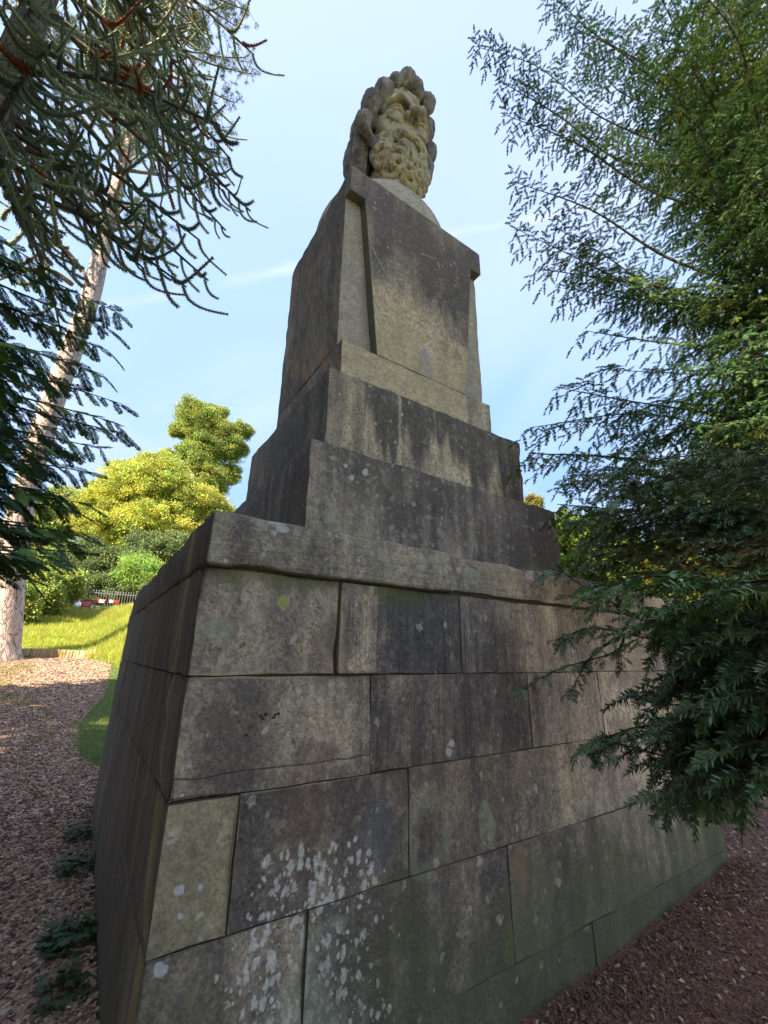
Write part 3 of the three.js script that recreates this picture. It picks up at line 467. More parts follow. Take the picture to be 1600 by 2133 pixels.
// ---------------------------------------------------------------- the carved head, as one field of rounded forms
class Field {
  constructor() { this.ops = []; }
  add(type, a, k = 0.05, sub = false) { this.ops.push({ type, a, k, sub, c: a.c, br: a.br }); return this; }
  ball(x, y, z, r, k, sub) { return this.add(0, { x, y, z, r, c: [x, y, z], br: r }, k, sub); }
  egg(x, y, z, rx, ry, rz, k, sub) { return this.add(1, { x, y, z, rx, ry, rz, c: [x, y, z], br: Math.max(rx, ry, rz) }, k, sub); }
  limb(p, q, r0, r1, k, sub, groove = 0, nG = 5, tw = 2) { const l = Math.hypot(q[0] - p[0], q[1] - p[1], q[2] - p[2]); return this.add(2, { p, q, r0, r1, l, groove, nG, tw, c: [(p[0] + q[0]) / 2, (p[1] + q[1]) / 2, (p[2] + q[2]) / 2], br: l / 2 + Math.max(r0, r1) }, k, sub); }
  chain(pts, r0, r1, k, groove, nG, tw) { for (let i = 0; i < pts.length - 1; i++) this.limb(pts[i], pts[i + 1], mix(r0, r1, i / (pts.length - 1)), mix(r0, r1, (i + 1) / (pts.length - 1)), i ? Math.min(k, 0.03) : k, false, groove, nG, tw); return this; }
  eval1(o, x, y, z) {
    const a = o.a;
    if (o.type === 0) return Math.hypot(x - a.x, y - a.y, z - a.z) - a.r;
    if (o.type === 1) { const u = (x - a.x) / a.rx, v = (y - a.y) / a.ry, w = (z - a.z) / a.rz, k0 = Math.hypot(u, v, w), k1 = Math.hypot(u / a.rx, v / a.ry, w / a.rz); return k1 < 1e-6 ? -Math.min(a.rx, a.ry, a.rz) : k0 * (k0 - 1) / k1; }
    const px = x - a.p[0], py = y - a.p[1], pz = z - a.p[2], dx = a.q[0] - a.p[0], dy = a.q[1] - a.p[1], dz = a.q[2] - a.p[2], t = sat((px * dx + py * dy + pz * dz) / (a.l * a.l));
    const ex = px - dx * t, ey = py - dy * t, ez = pz - dz * t, d = Math.hypot(ex, ey, ez) - mix(a.r0, a.r1, t);
    return a.groove && d < 0.15 ? d + a.groove * Math.cos(a.nG * Math.atan2(ex + 0.3 * ez, ey * 0.5 - ez) + a.tw) : d;
  }
  value(ops, x, y, z) {
    let d = 9;
    for (const o of ops) {
      const e = this.eval1(o, x, y, z), k = o.k;
      if (o.sub) { const h = sat(0.5 - 0.5 * (d + e) / k); d = mix(d, -e, h) + k * h * (1 - h); } else if (d > 8) d = e; else { const h = sat(0.5 + 0.5 * (d - e) / k); d = mix(d, e, h) - k * h * (1 - h); }
    }
    return d;
  }
  mesh(lo, hi, cell, noise, color) {
    const n = [0, 1, 2].map(a => Math.ceil((hi[a] - lo[a]) / cell / 8) * 8 + 1), D = new Float32Array(n[0] * n[1] * n[2]).fill(1), at3 = (i, j, k) => (k * n[1] + j) * n[0] + i;
    const R = cell * 8 * 0.87;
    for (let bk = 0; bk < n[2]; bk += 8) for (let bj = 0; bj < n[1]; bj += 8) for (let bi = 0; bi < n[0]; bi += 8) {
      const cx = lo[0] + (bi + 4) * cell, cy = lo[1] + (bj + 4) * cell, cz = lo[2] + (bk + 4) * cell;
      const ops = this.ops.filter(o => Math.hypot(o.c[0] - cx, o.c[1] - cy, o.c[2] - cz) < o.br + R + 0.16); if (!ops.length) continue;
      for (let k = bk; k < Math.min(bk + 8, n[2]); k++) for (let j = bj; j < Math.min(bj + 8, n[1]); j++) for (let i = bi; i < Math.min(bi + 8, n[0]); i++) {
        const x = lo[0] + i * cell, y = lo[1] + j * cell, z = lo[2] + k * cell; let d = this.value(ops, x, y, z); if (noise && Math.abs(d) < 0.12) d += noise(x, y, z); D[at3(i, j, k)] = d;
      }
    }
    const P = [], I = [], vid = new Int32Array(D.length).fill(-1);
    for (let k = 0; k < n[2] - 1; k++) for (let j = 0; j < n[1] - 1; j++) for (let i = 0; i < n[0] - 1; i++) {
      let s = 0, sx = 0, sy = 0, sz = 0; const c = [];
      for (let q = 0; q < 8; q++) c.push(D[at3(i + (q & 1), j + ((q >> 1) & 1), k + (q >> 2))]);
      const neg = c.reduce((t, v) => t + (v < 0), 0); if (!neg || neg === 8) continue;
      for (let q = 0; q < 8; q++) for (const b of [1, 2, 4]) if (!(q & b)) { const u = c[q], v = c[q | b]; if ((u < 0) !== (v < 0)) { const t = u / (u - v); sx += (q & 1) + (b === 1 ? t : 0); sy += ((q >> 1) & 1) + (b === 2 ? t : 0); sz += (q >> 2) + (b === 4 ? t : 0); s++; } }
      vid[at3(i, j, k)] = P.length / 3; P.push(lo[0] + (i + sx / s) * cell, lo[1] + (j + sy / s) * cell, lo[2] + (k + sz / s) * cell);
    }
    for (let k = 1; k < n[2] - 1; k++) for (let j = 1; j < n[1] - 1; j++) for (let i = 1; i < n[0] - 1; i++) {
      const d = D[at3(i, j, k)] < 0;
      const q = (a, b, c, e, f) => { if (a < 0 || b < 0 || c < 0 || e < 0) return; f ? I.push(a, b, c, a, c, e) : I.push(a, c, b, a, e, c); };
      if (d !== D[at3(i + 1, j, k)] < 0) q(vid[at3(i, j - 1, k - 1)], vid[at3(i, j, k - 1)], vid[at3(i, j, k)], vid[at3(i, j - 1, k)], d);
      if (d !== D[at3(i, j + 1, k)] < 0) q(vid[at3(i - 1, j, k - 1)], vid[at3(i - 1, j, k)], vid[at3(i, j, k)], vid[at3(i, j, k - 1)], d);
      if (d !== D[at3(i, j, k + 1)] < 0) q(vid[at3(i - 1, j - 1, k)], vid[at3(i, j - 1, k)], vid[at3(i, j, k)], vid[at3(i - 1, j, k)], d);
    }
    const g = new THREE.BufferGeometry(); g.setAttribute('position', new THREE.BufferAttribute(new Float32Array(P), 3)); g.setIndex(I); g.computeVertexNormals();
    const nr = g.attributes.normal, C = new Float32Array(P.length), U = new Float32Array(P.length / 3 * 2), o = [0, 0, 0];
    for (let v = 0; v < P.length / 3; v++) { color(P[v * 3], P[v * 3 + 1], P[v * 3 + 2], nr.getX(v), nr.getY(v), nr.getZ(v), o); C[v * 3] = o[0]; C[v * 3 + 1] = o[1]; C[v * 3 + 2] = o[2]; U[v * 2] = P[v * 3] + 0.6 * P[v * 3 + 2]; U[v * 2 + 1] = P[v * 3 + 1] + 0.3 * P[v * 3 + 2]; }
    g.setAttribute('color', new THREE.BufferAttribute(C, 3)); g.setAttribute('uv', new THREE.BufferAttribute(U, 2)); return g;
  }
}
{
  const at0 = V(2.62, 9.31, -3.74), bust = thing('carved_head', 'giant carved stone head of a curly bearded man on top of the pedestal', 'statue', V(2.57, 7.02, -3.95));
  const tilt = new THREE.Matrix4().makeRotationY(-0.05).multiply(new THREE.Matrix4().makeRotationZ(0.06)).multiply(new THREE.Matrix4().makeRotationX(0.15)), untilt = tilt.clone().invert(), tv = V(0, 0, 0);
  const T = p => { tv.set(p[0], p[1], p[2]).applyMatrix4(tilt); return [tv.x, tv.y, tv.z]; };       // the head is turned and tilted a little on its neck
  const weather = (x, y, z) => 0.009 * fbm(x * 6, y * 6, z * 6, 3) + 0.004 * vn(x * 26, y * 26, z * 26);
  const CREAM = [0.61, 0.49, 0.32], GREY = [0.36, 0.30, 0.225], SOOT = [0.09, 0.075, 0.062], YEL = [0.36, 0.28, 0.07];
  const put = (o, c, t) => { for (let i = 0; i < 3; i++) o[i] = mix(o[i], c[i], sat(t)); };
  const bumpT = paint(512, 512, 1, 1, (x, y, o) => { const t = Math.PI * 2, g = fbm(Math.cos(x * t) * 14, Math.sin(x * t) * 14 + Math.cos(y * t) * 14, Math.sin(y * t) * 14, 4); o.r = o.g = o.b = 0.8 + 0.35 * g; o.h = 0.5 + 0.5 * g; }, true);
  for (const t of [bumpT.map, bumpT.bump]) t.repeat.set(1.6, 1.6);
  const skin = new THREE.MeshStandardMaterial({ vertexColors: true, map: bumpT.map, bumpMap: bumpT.bump, bumpScale: 0.0022, roughness: 0.94 });
  const mottle = (x, y, z, s) => fbm(x * 5 + s, y * 5, z * 5, 4), spot = (x, y, z, s) => ss(0.15, 0.45, fbm(x * 16 + s, y * 16, z * 16, 3));

  // head, neck and chest: one piece
  const H = new Field(), E = (...a) => { const p = T([a[0], a[1], a[2]]); H.egg(p[0], p[1], p[2], ...a.slice(3)); }, S = (...a) => { const p = T([a[0], a[1], a[2]]); H.ball(p[0], p[1], p[2], ...a.slice(3)); }, L = (p, q, ...a) => H.limb(T(p), T(q), ...a);
  const arc = (f, n, r, k) => { for (let i = 0; i < n; i++) L(f(mix(-1, 1, i / n)), f(mix(-1, 1, (i + 1) / n)), r, r, k); };
  H.egg(-0.064, -2.96, -0.327, 1.31, 1.42, 1.11, 0.05);                                // chest resting on the shaft
  H.limb([0, -0.6, -0.16], [-0.06, -2.4, -0.24], 0.38, 0.46, 0.25);
  E(0, 0.38, -0.16, 0.57, 0.62, 0.60, 0.12); E(0, -0.08, 0.10, 0.60, 0.74, 0.37, 0.10);
  E(0, 0.52, 0.15, 0.56, 0.36, 0.33, 0.10);                                          // forehead
  E(0, -0.45, 0.14, 0.42, 0.42, 0.33, 0.1);
  for (const s of [-1, 1]) {
    E(s * 0.265, 0.06, 0.60, 0.21, 0.26, 0.215, 0.05, true);                          // sockets
    L([s * 0.07, 0.32, 0.50], [s * 0.25, 0.41, 0.49], 0.05, 0.075, 0.04); L([s * 0.25, 0.41, 0.49], [s * 0.50, 0.25, 0.32], 0.075, 0.05, 0.04);   // brows
    S(s * 0.265, -0.055, 0.35, 0.165, 0.010);                                        // eyeballs
    arc(u => [s * 0.265 + 0.20 * u, -0.045 + 0.125 * (1 - u * u), 0.500 - 0.10 * u * u], 10, 0.030, 0.004);
    arc(u => [s * 0.265 + 0.19 * u, -0.085 - 0.075 * (1 - u * u), 0.475 - 0.085 * u * u], 10, 0.022, 0.008);
    arc(u => [s * 0.265 + 0.225 * u, 0.03 + 0.15 * (1 - u * u), 0.485 - 0.11 * u * u], 10, 0.016, 0.008);
    E(s * 0.36, -0.28, 0.27, 0.18, 0.16, 0.13, 0.09);                                // cheekbones
    S(s * 0.10, 0.03, 0.53, 0.07, 0.025);                                        // nostril wings
    E(s * 0.055, -0.03, 0.57, 0.034, 0.05, 0.05, 0.012, true);
    E(s * 0.61, 0.02, -0.12, 0.09, 0.22, 0.14, 0.05);
  }
  L([0, 0.34, 0.46], [0, 0.20, 0.56], 0.065, 0.075, 0.05); L([0, 0.20, 0.56], [0, 0.07, 0.64], 0.075, 0.085, 0.04);
  E(0, -0.42, 0.50, 0.12, 0.03, 0.12, 0.025, true); L([-0.10, -0.49, 0.43], [0.10, -0.49, 0.43], 0.055, 0.055, 0.05);
  L([-0.2, 0.66, 0.455], [0.2, 0.66, 0.455], 0.022, 0.022, 0.06);
  const back = (x, y, z) => { tv.set(x, y, z).applyMatrix4(untilt); return tv; };
  const hg = H.mesh([-1.5, -2.93, -1.55], [1.4, 1.2, 0.95], 0.021, weather, (x, y, z, nx, ny, nz, o) => {
    const n = mottle(x, y, z, 1); o[0] = CREAM[0]; o[1] = CREAM[1]; o[2] = CREAM[2];
    put(o, GREY, ss(0.1, 0.5, n) * 0.5); put(o, SOOT, 0.8 * spot(x, y, z, 4) * ss(-0.2, 0.2, mottle(x * 0.6, y * 0.6, z * 0.6, 7)));
    const q = back(x, y, z), lx = q.x, ly = q.y, lz = q.z;
    put(o, SOOT, 0.8 * ss(0.15, 0.03, Math.hypot((lx + 0.10) * 0.7, ly - 0.26 + 0.5 * (lx + 0.1), (lz - 0.42) * 0.6) + 0.12 * n)); put(o, SOOT, 0.7 * ss(0.2, 0.05, Math.hypot(lx - 0.03, ly - 0.03, lz - 0.62) + 0.15 * n));
    put(o, YEL, 0.75 * ss(0.16, 0.05, Math.hypot(lx - 0.22, (ly - 0.62) * 0.5, lz - 0.42) + 0.25 * n));
    if (y < -2.15) put(o, GREY, 0.3 + n);
    const k = 1 + 0.25 * vn(x * 40, y * 40, z * 40); o[0] *= k; o[1] *= k; o[2] *= k;
  });
  const K = 0.78, shift = g => { g.scale(K, K, K); g.translate(at0.x - 2.57, at0.y - 7.02, at0.z + 3.95); return g; };
  mesh('head', shift(hg), skin, bust);

  // hair: heavy swept locks all round the brow
  const A = new Field(), lock = (pts, r0, r1, g = 0.010, nG = 6, tw = 0.8, k = 0.03) => {
    const c = curve(pts.map(p => V(...p)), 9).map(p => T([p.x, p.y, p.z])), R = t => mix(r0, r1, t) * (0.88 + 0.46 * Math.sin(Math.PI * Math.min(1, t * 1.25)));
    for (let i = 0; i < c.length - 1; i++) A.limb(c[i], c[i + 1], R(i / (c.length - 1)), R((i + 1) / (c.length - 1)), i ? 0.02 : k, false, Math.max(g, 0.009), 9, tw);
  };
  { const c = T([0, 0.45, -0.28]); A.egg(c[0], c[1], c[2], 0.60, 0.64, 0.60, 0.06); const d = T([0, -0.3, -0.42]); A.egg(d[0], d[1], d[2], 0.50, 0.72, 0.40, 0.12); }
  lock([[-0.02, 0.72, 0.08], [-0.04, 1.0, 0.26], [-0.06, 1.05, 0.40], [-0.14, 0.94, 0.45], [-0.20, 0.80, 0.43]], 0.19, 0.08, 0.006); lock([[-0.14, 0.75, 0.1], [-0.24, 0.92, 0.26], [-0.30, 0.86, 0.38], [-0.30, 0.70, 0.41]], 0.15, 0.08, 0.005);
  lock([[0.02, 0.85, 0.2], [0.10, 1.02, 0.34], [0.14, 0.94, 0.44], [0.08, 0.80, 0.44]], 0.16, 0.09, 0.006); lock([[0.10, 0.9, 0.3], [0.20, 0.92, 0.42], [0.20, 0.78, 0.45], [0.12, 0.74, 0.44]], 0.09, 0.05, 0.004);
  for (const s of [-1, 1]) {
    const j = s > 0 ? 0.40 : 0, m = s > 0 ? 0.80 : 1, j2 = s > 0 ? 0.22 : -0.02, j3 = s > 0 ? 0.12 : -0.17;
    lock([[s * 0.42, 0.62 + j, 0.18], [s * 0.50, 0.60 + j, 0.28], [s * 0.54 * m, 0.44 + j, 0.32], [s * 0.53 * m, 0.24 + j, 0.30], [s * 0.51 * m, 0.06 + j, 0.26]], 0.175, 0.06, 0.005);
    lock([[s * 0.60 * m, 0.40 + j2, 0.08], [s * 0.68 * m, 0.36 + j2, 0.17], [s * 0.72 * m, 0.18 + j2, 0.21], [s * 0.68 * m, -0.04 + j2, 0.20], [s * 0.60 * m, -0.20 + j2, 0.19]], 0.18, 0.06, 0.006);
    lock([[s * 0.72 * m, 0.0 + j3, 0.08], [s * 0.82 * m, 0.0 + j3, 0.14], [s * 0.86 * m, -0.16 + j3, 0.18], [s * 0.78 * m, -0.32 + j3, 0.20], [s * 0.62 * m, -0.40 + j3, 0.20]], 0.15, 0.06, 0.006);
    if (s < 0) lock([[s * 0.62, -0.1, -0.20], [s * 0.72, -0.25, -0.10], [s * 0.75, -0.60, -0.1], [s * 0.74, -1.0, -0.08], [s * 0.68, -1.7, -0.12]], 0.13, 0.11, 0.008);
    else { lock([[0.52, -0.10, 0.05], [0.66, -0.24, 0.12], [0.66, -0.45, 0.16], [0.56, -0.56, 0.22]], 0.12, 0.06, 0.012); lock([[0.50, -0.46, 0.05], [0.62, -0.58, 0.12], [0.60, -0.74, 0.16], [0.50, -0.80, 0.2]], 0.10, 0.05, 0.012); }
    lock([[s * 0.5, -0.2, -0.35], [s * 0.62 * m, -0.6, -0.36], [s * 0.58 * m, -1.1, -0.40], [s * 0.5, -1.9, -0.42]], 0.16, 0.13);
    lock([[s * 0.3, 0.78, -0.1], [s * 0.52, 0.74, -0.1], [s * 0.62, 0.5, -0.12], [s * 0.62, 0.2, -0.15]], 0.16, 0.13); lock([[s * 0.3, 0.80, -0.5], [s * 0.52, 0.60, -0.55], [s * 0.58, 0.2, -0.6], [s * 0.54, -0.4, -0.6]], 0.17, 0.14);
    lock([[s * 0.54, -0.50, 0.20], [s * 0.62, -0.62, 0.22], [s * 0.58, -0.74, 0.26], [s * 0.50, -0.72, 0.29]], 0.075, 0.05, 0.006);
  }
  for (let i = 0; i < 5; i++) lock([[-0.5 + i * 0.25, 0.6, -0.82], [-0.55 + i * 0.27, 0.0, -0.90], [-0.5 + i * 0.25, -0.7, -0.80], [-0.4 + i * 0.2, -1.7, -0.62]], 0.17, 0.13);
  const ag = A.mesh([-1.25, -2.1, -1.3], [1.15, 1.5, 0.9], 0.0175, (x, y, z) => 0.006 * fbm(x * 7, y * 7, z * 7, 3) + 0.004 * vn(x * 28, y * 10, z * 28), (x, y, z, nx, ny, nz, o) => {
    const n = mottle(x, y, z, 3); o[0] = 0.30; o[1] = 0.245; o[2] = 0.195; put(o, [0.46, 0.375, 0.28], 0.8 * ss(0.0, 0.45, n)); put(o, [0.13, 0.105, 0.085], 0.7 * ss(0.05, -0.3, n)); put(o, [0.10, 0.082, 0.07], 0.6 * spot(x, y, z, 2));
    const k = 1 + 0.28 * vn(x * 36, y * 36, z * 36); o[0] *= k; o[1] *= k; o[2] *= k;
  });
  mesh('hair', shift(ag), skin, bust);

  // beard and moustache: crowded curls with drilled hollows
  const Bd = new Field(), r = rng(12), curl = (pts, r0, r1, g = 0.007, nG = 4, tw = 1.2, k = 0.02) => Bd.chain(curve(pts.map(p => V(p[0], p[1] - 0.13, p[2] - 0.06)), 9).map(p => T([p.x, p.y, p.z])), r0, r1, k, g, nG, tw);
  { const c = T([0, -0.72, 0.10]); Bd.egg(c[0], c[1], c[2], 0.43, 0.42, 0.28, 0.03); for (const s of [-1, 1]) { const d = T([s * 0.42, -0.48, 0.08]); Bd.egg(d[0], d[1], d[2], 0.15, 0.36, 0.22, 0.06); } }
  { const c = T([-0.16, -1.16, 0.02]); Bd.egg(c[0], c[1], c[2], 0.40, 0.34, 0.32, 0.06); const d = T([0.16, -1.0, 0.14]); Bd.egg(d[0], d[1], d[2], 0.28, 0.26, 0.24, 0.05); }
  for (const s of [-1, 1]) {
    curl([[s * 0.03, -0.24, 0.545], [s * 0.16, -0.25, 0.55], [s * 0.29, -0.33, 0.50], [s * 0.38, -0.46, 0.45], [s * 0.37, -0.58, 0.45], [s * 0.27, -0.60, 0.50], [s * 0.23, -0.52, 0.53], [s * 0.29, -0.47, 0.54]], 0.085, 0.045, 0.012);
    curl([[s * 0.36, -0.24, 0.36], [s * 0.48, -0.30, 0.30], [s * 0.55, -0.44, 0.27], [s * 0.50, -0.56, 0.31], [s * 0.44, -0.50, 0.36]], 0.085, 0.055);
    curl([[s * 0.50, -0.50, 0.22], [s * 0.58, -0.66, 0.20], [s * 0.54, -0.84, 0.22], [s * 0.44, -0.86, 0.30]], 0.085, 0.06);
    curl([[s * 0.10, -0.44, 0.45], [s * 0.12, -0.60, 0.49], [s * 0.10, -0.78, 0.50], [s * 0.17, -0.90, 0.49], [s * 0.24, -0.84, 0.50]], 0.10, 0.055, 0.014);
  }
  for (let row = 0; row < 4; row++) {
    const n = [4, 4, 5, 3][row];
    for (let i = 0; i < n; i++) {
      const u = (i + 0.5) / n * 2 - 1 + (r() - 0.5) * 0.12, a = u * [1.15, 1.3, 1.15, 0.85][row], y = [-0.66, -0.80, -0.98, -1.13][row] + (r() - 0.5) * 0.08 + 0.12 * Math.abs(u), R = [0.44, 0.49, 0.47, 0.40][row];
      if (row === 0 && Math.abs(u) < 0.5) continue;
      const p = [Math.sin(a) * R * 1.12, y, 0.03 + Math.cos(a) * R * 0.95], w = r() < 0.5 ? -1 : 1, sx = Math.cos(a), sz = -Math.sin(a), q = 0.125 + 0.045 * r();
      const cp = (du, dy, dn) => [p[0] + sx * du * q + Math.sin(a) * dn * q, p[1] + dy * q, p[2] + sz * du * q + Math.cos(a) * dn * q], ph = r() * 1.2, path = [cp(-w * 0.9, 1.9, -0.6), cp(-w * 1.0, 1.0, 0.0)];
      for (let k = 0; k < 7; k++) { const th = Math.PI * 0.85 + ph + k / 6 * Math.PI * 1.75, rr = mix(1.0, 0.45, k / 6); path.push(cp(w * Math.cos(th) * rr, -Math.abs(Math.sin(th)) * 0 + Math.sin(th) * rr * 0.95 * -1 * -1, mix(0.35, 0.85, k / 6))); }
      curl(path, q * 0.58, q * 0.44, 0.010, 5, 1, 0.010);
    }
  }
  curl([[0.04, -0.95, 0.36], [-0.04, -1.12, 0.40], [0.02, -1.26, 0.42], [0.13, -1.24, 0.46], [0.12, -1.14, 0.50]], 0.12, 0.06, 0.01);
  curl([[0.22, -0.85, 0.36], [0.20, -1.02, 0.40], [0.28, -1.14, 0.38], [0.36, -1.06, 0.38]], 0.11, 0.06, 0.01);
  const bg = Bd.mesh([-0.95, -1.65, -0.35], [0.85, -0.0, 0.95], 0.0145, (x, y, z) => 0.012 * fbm(x * 8, y * 8, z * 8, 3) + 0.006 * vn(x * 30, y * 30, z * 30), (x, y, z, nx, ny, nz, o) => {
    const n = mottle(x, y, z, 5); o[0] = 0.60; o[1] = 0.48; o[2] = 0.29; put(o, GREY, 0.6 * ss(0.1, 0.5, n)); put(o, SOOT, 0.6 * spot(x, y, z, 9)); put(o, YEL, 0.35 * ss(0.25, 0.5, mottle(x, y, z, 15)));
    const q = back(x, y, z); put(o, SOOT, 0.75 * ss(0.22, 0.06, Math.hypot(q.x + 0.20, q.y + 0.55) + 0.2 * n));
    const k = 1 + 0.25 * vn(x * 40, y * 40, z * 40); o[0] *= k; o[1] *= k; o[2] *= k;
  });
  mesh('beard', shift(bg), skin, bust);
}
// ---------------------------------------------------------------- leaves, needles and bark
const UP = V(0, 1, 0);
function blade(mb, b, d, side, len, w, seg, droop, nrm) {          // a narrow leaf from b along d
  let prev = null;
  for (let k = 0; k <= seg; k++) {
    const t = k / seg, p = b.clone().addScaledVector(d, len * t).addScaledVector(nrm, -droop * len * t * t), ww = w * (seg === 1 ? (k ? 0.25 : 1) : Math.sin(Math.PI * mix(0.22, 0.97, t)));
    const l = mb.v(p.x - side.x * ww / 2, p.y - side.y * ww / 2, p.z - side.z * ww / 2, 0, t), r = mb.v(p.x + side.x * ww / 2, p.y + side.y * ww / 2, p.z + side.z * ww / 2, 1, t);
    if (prev) mb.quad(prev[0], prev[1], r, l); prev = [l, r];
  }
}
function sprayGeo({ len, pairs, nl, nw, seg = 1, seed, stem = 0.0016, flat = 0.25, side2 = 0, curl = 0.12 }) {   // a flat yew shoot along x
  const mb = new MB(), r = rng(seed), y = t => -curl * len * t * t;
  mb.tube([0, 0.5, 1].map(t => V(len * t, y(t), 0)), k => stem * (1.3 - k), 3, 0, false);
  for (let i = 0; i < pairs; i++) for (const s of [-1, 1]) {
    const t = (i + 0.5 + (r() - 0.5) * 0.7) / pairs, a = mix(1.15, 0.65, t) + (r() - 0.5) * 0.35, d = V(Math.cos(a), (r() - 0.35) * flat, s * Math.sin(a)).normalize();
    const L = nl * mix(1, 0.6, t * t) * (0.75 + 0.5 * r()), n = V(0, 1, 0).addScaledVector(rv(r, 0.35), 1).normalize(); blade(mb, V(len * t, y(t), 0), d, n.clone().cross(d).normalize(), L, nw, seg, 0.15 + 0.25 * r(), n);
    if (side2 && r() < side2) { const d2 = V(Math.cos(a), (r() < 0.5 ? -1 : 1) * 0.7, s * 0.6).normalize(); blade(mb, V(len * t, y(t), 0), d2, V(0, 0, 1).cross(d2).normalize(), L, nw, seg, 0.2, n); }
  }
  return mb.geo();
}
function frondGeo(seed, len = 0.29) {                                // a flat fern-like cypress spray along x
  const mb = new MB(), r = rng(seed), y = t => -0.16 * len * t * t;
  mb.tube([0, 0.35, 0.7, 1].map(t => V(len * t, y(t), 0)), k => 0.0022 * (1.2 - k), 3, 0, false);
  const N = 13;
  for (let i = 0; i < N; i++) for (const s of [-1, 1]) {
    const t = (i + 0.3 + r() * 0.5) / N, L = len * 0.30 * Math.sin(Math.PI * mix(0.16, 0.93, t)) * (0.75 + 0.5 * r()) + 0.015, a = 0.75 + (r() - 0.5) * 0.3, d = V(Math.cos(a), -0.10 - 0.2 * r(), s * Math.sin(a)).normalize(), b = V(len * t, y(t), 0), n = V(0, 1, 0);
    blade(mb, b, d, n.clone().cross(d).normalize(), L, 0.009, 1, 0.15, n);
    for (let k = 1; k < 5; k++) for (const q of [-1, 1]) { const u = k / 5, l2 = L * 0.36 * (1.15 - u) + 0.006, d2 = d.clone().applyAxisAngle(n, q * 0.75); blade(mb, b.clone().addScaledVector(d, L * u), d2, n.clone().cross(d2).normalize(), l2, 0.0115, 1, 0.2, n); }
  }
  return mb.geo();
}
function ropeGeo(seed, len, hook) {                                  // a monkey-puzzle branchlet: a rope of overlapping scale leaves, its end curled up
  const mb = new MB(), r = rng(seed), P = t => V(len * t, -0.16 * len * Math.sin(t * 2.2) + hook * len * t * t * t, 0.05 * len * Math.sin(t * 4 + seed)), R = t => 0.030 * mix(1, 0.75, t), N = Math.round(len / 0.026);
  mb.tube([...Array(9)].map((_, k) => P(k / 8)), t => R(t) * 0.8, 5, 0, true);
  for (let i = 0; i < N; i++) {
    const t = (i + 0.5) / N, p = P(t), T = P(Math.min(1, t + 0.03)).sub(p).normalize(), B = V(0, 0, 1), Nn = B.clone().cross(T).normalize(); B.copy(T).cross(Nn);
    for (let k = 0; k < 6; k++) {
      const a = k / 6 * 2 * Math.PI + i * 0.52 + r() * 0.3, o = Nn.clone().multiplyScalar(Math.cos(a)).addScaledVector(B, Math.sin(a)), d = T.clone().multiplyScalar(0.80).addScaledVector(o, 0.55 + 0.25 * r()).normalize();
      blade(mb, p.clone().addScaledVector(o, R(t) * 0.55), d, T.clone().cross(o).normalize(), 0.042 * (0.8 + 0.4 * r()), 0.026, 1, -0.1, o);
    }
  }
  return mb.geo();
}
function clusterGeo(seed, n, R, ll, lw, flat = 0.7) {                // a loose clump of leaves
  const mb = new MB(), r = rng(seed);
  for (let i = 0; i < n; i++) {
    const p = rv(r, R); p.y *= flat; const d = rv(r, 1).add(V(0, -0.25, 0)).normalize(), s = d.clone().cross(V(r() - 0.5, 1, r() - 0.5)).normalize(), nn = s.clone().cross(d), L = ll * (0.7 + 0.6 * r()), w = lw * (0.7 + 0.6 * r());
    const a = mb.v(p.x, p.y, p.z, 0.5, 0), m = p.clone().addScaledVector(d, L * 0.5), e = p.clone().addScaledVector(d, L).addScaledVector(nn, -L * 0.15), b = mb.v(m.x + s.x * w + nn.x * w * 0.3, m.y + s.y * w + nn.y * w * 0.3, m.z + s.z * w + nn.z * w * 0.3, 1, 0.5), c = mb.v(m.x - s.x * w + nn.x * w * 0.3, m.y - s.y * w + nn.y * w * 0.3, m.z - s.z * w + nn.z * w * 0.3, 0, 0.5), t = mb.v(e.x, e.y, e.z, 0.5, 1);
    mb.tri(a, b, t); mb.tri(a, t, c);
  }
  return mb.geo();
}
function tuftGeo(seed, n, len, w, spread) {                          // needles bursting round x
  const mb = new MB(), r = rng(seed);
  for (let i = 0; i < n; i++) { const a = r() * 6.283, q = Math.acos(1 - r() * spread), d = V(Math.cos(q), Math.sin(q) * Math.cos(a), Math.sin(q) * Math.sin(a)), s = d.clone().cross(rv(r, 1)).normalize(); blade(mb, V(0, 0, 0), d, s, len * (0.7 + 0.4 * r()), w, 1, 0.1, s.clone().cross(d)); }
  return mb.geo();
}
const leafMat = (rough, through, spec = 0.5) => new THREE.MeshPhysicalMaterial({ color: 0xffffff, roughness: rough, transmission: through, thickness: 0, specularIntensity: spec, side: THREE.DoubleSide });
function barkTex(base, dark, sx, sy, seed, depth) {
  const p = paint(256, 512, 1, 1, (x, y, o) => {
    const t = Math.PI * 2, cx = Math.cos(x * t), sn = Math.sin(x * t), cy = Math.cos(y * t), sy2 = Math.sin(y * t);
    const n = fbm(cx * sx + 3, sn * sx + cy * sy, sy2 * sy + seed, 4), g = fbm(cx * sx * 5, sn * sx * 5 + cy * sy * 4, sy2 * sy * 4 + seed, 3), c = ss(0.0, depth, Math.abs(n));
    for (let i = 0; i < 3; i++) o['rgb'[i]] = mix(dark[i], base[i], c) * (1 + 0.3 * g); o.h = 0.2 + 0.6 * c + 0.2 * g;
  }, true); return p;
}
function barkMat(base, dark, rep, sx, sy, seed, bump, depth = 0.16) { const p = barkTex(base, dark, sx, sy, seed, depth); for (const t of [p.map, p.bump]) t.repeat.set(rep[0], rep[1]); return new THREE.MeshStandardMaterial({ map: p.map, bumpMap: p.bump, bumpScale: bump, roughness: 1 }); }
const tone = (c, r, k = 0.35) => { const f = 1 + (r() * 2 - 1) * k, h = (r() * 2 - 1) * 0.15; return [c[0] * f * (1 + h), c[1] * f, c[2] * f * (1 - h * 0.5)]; };

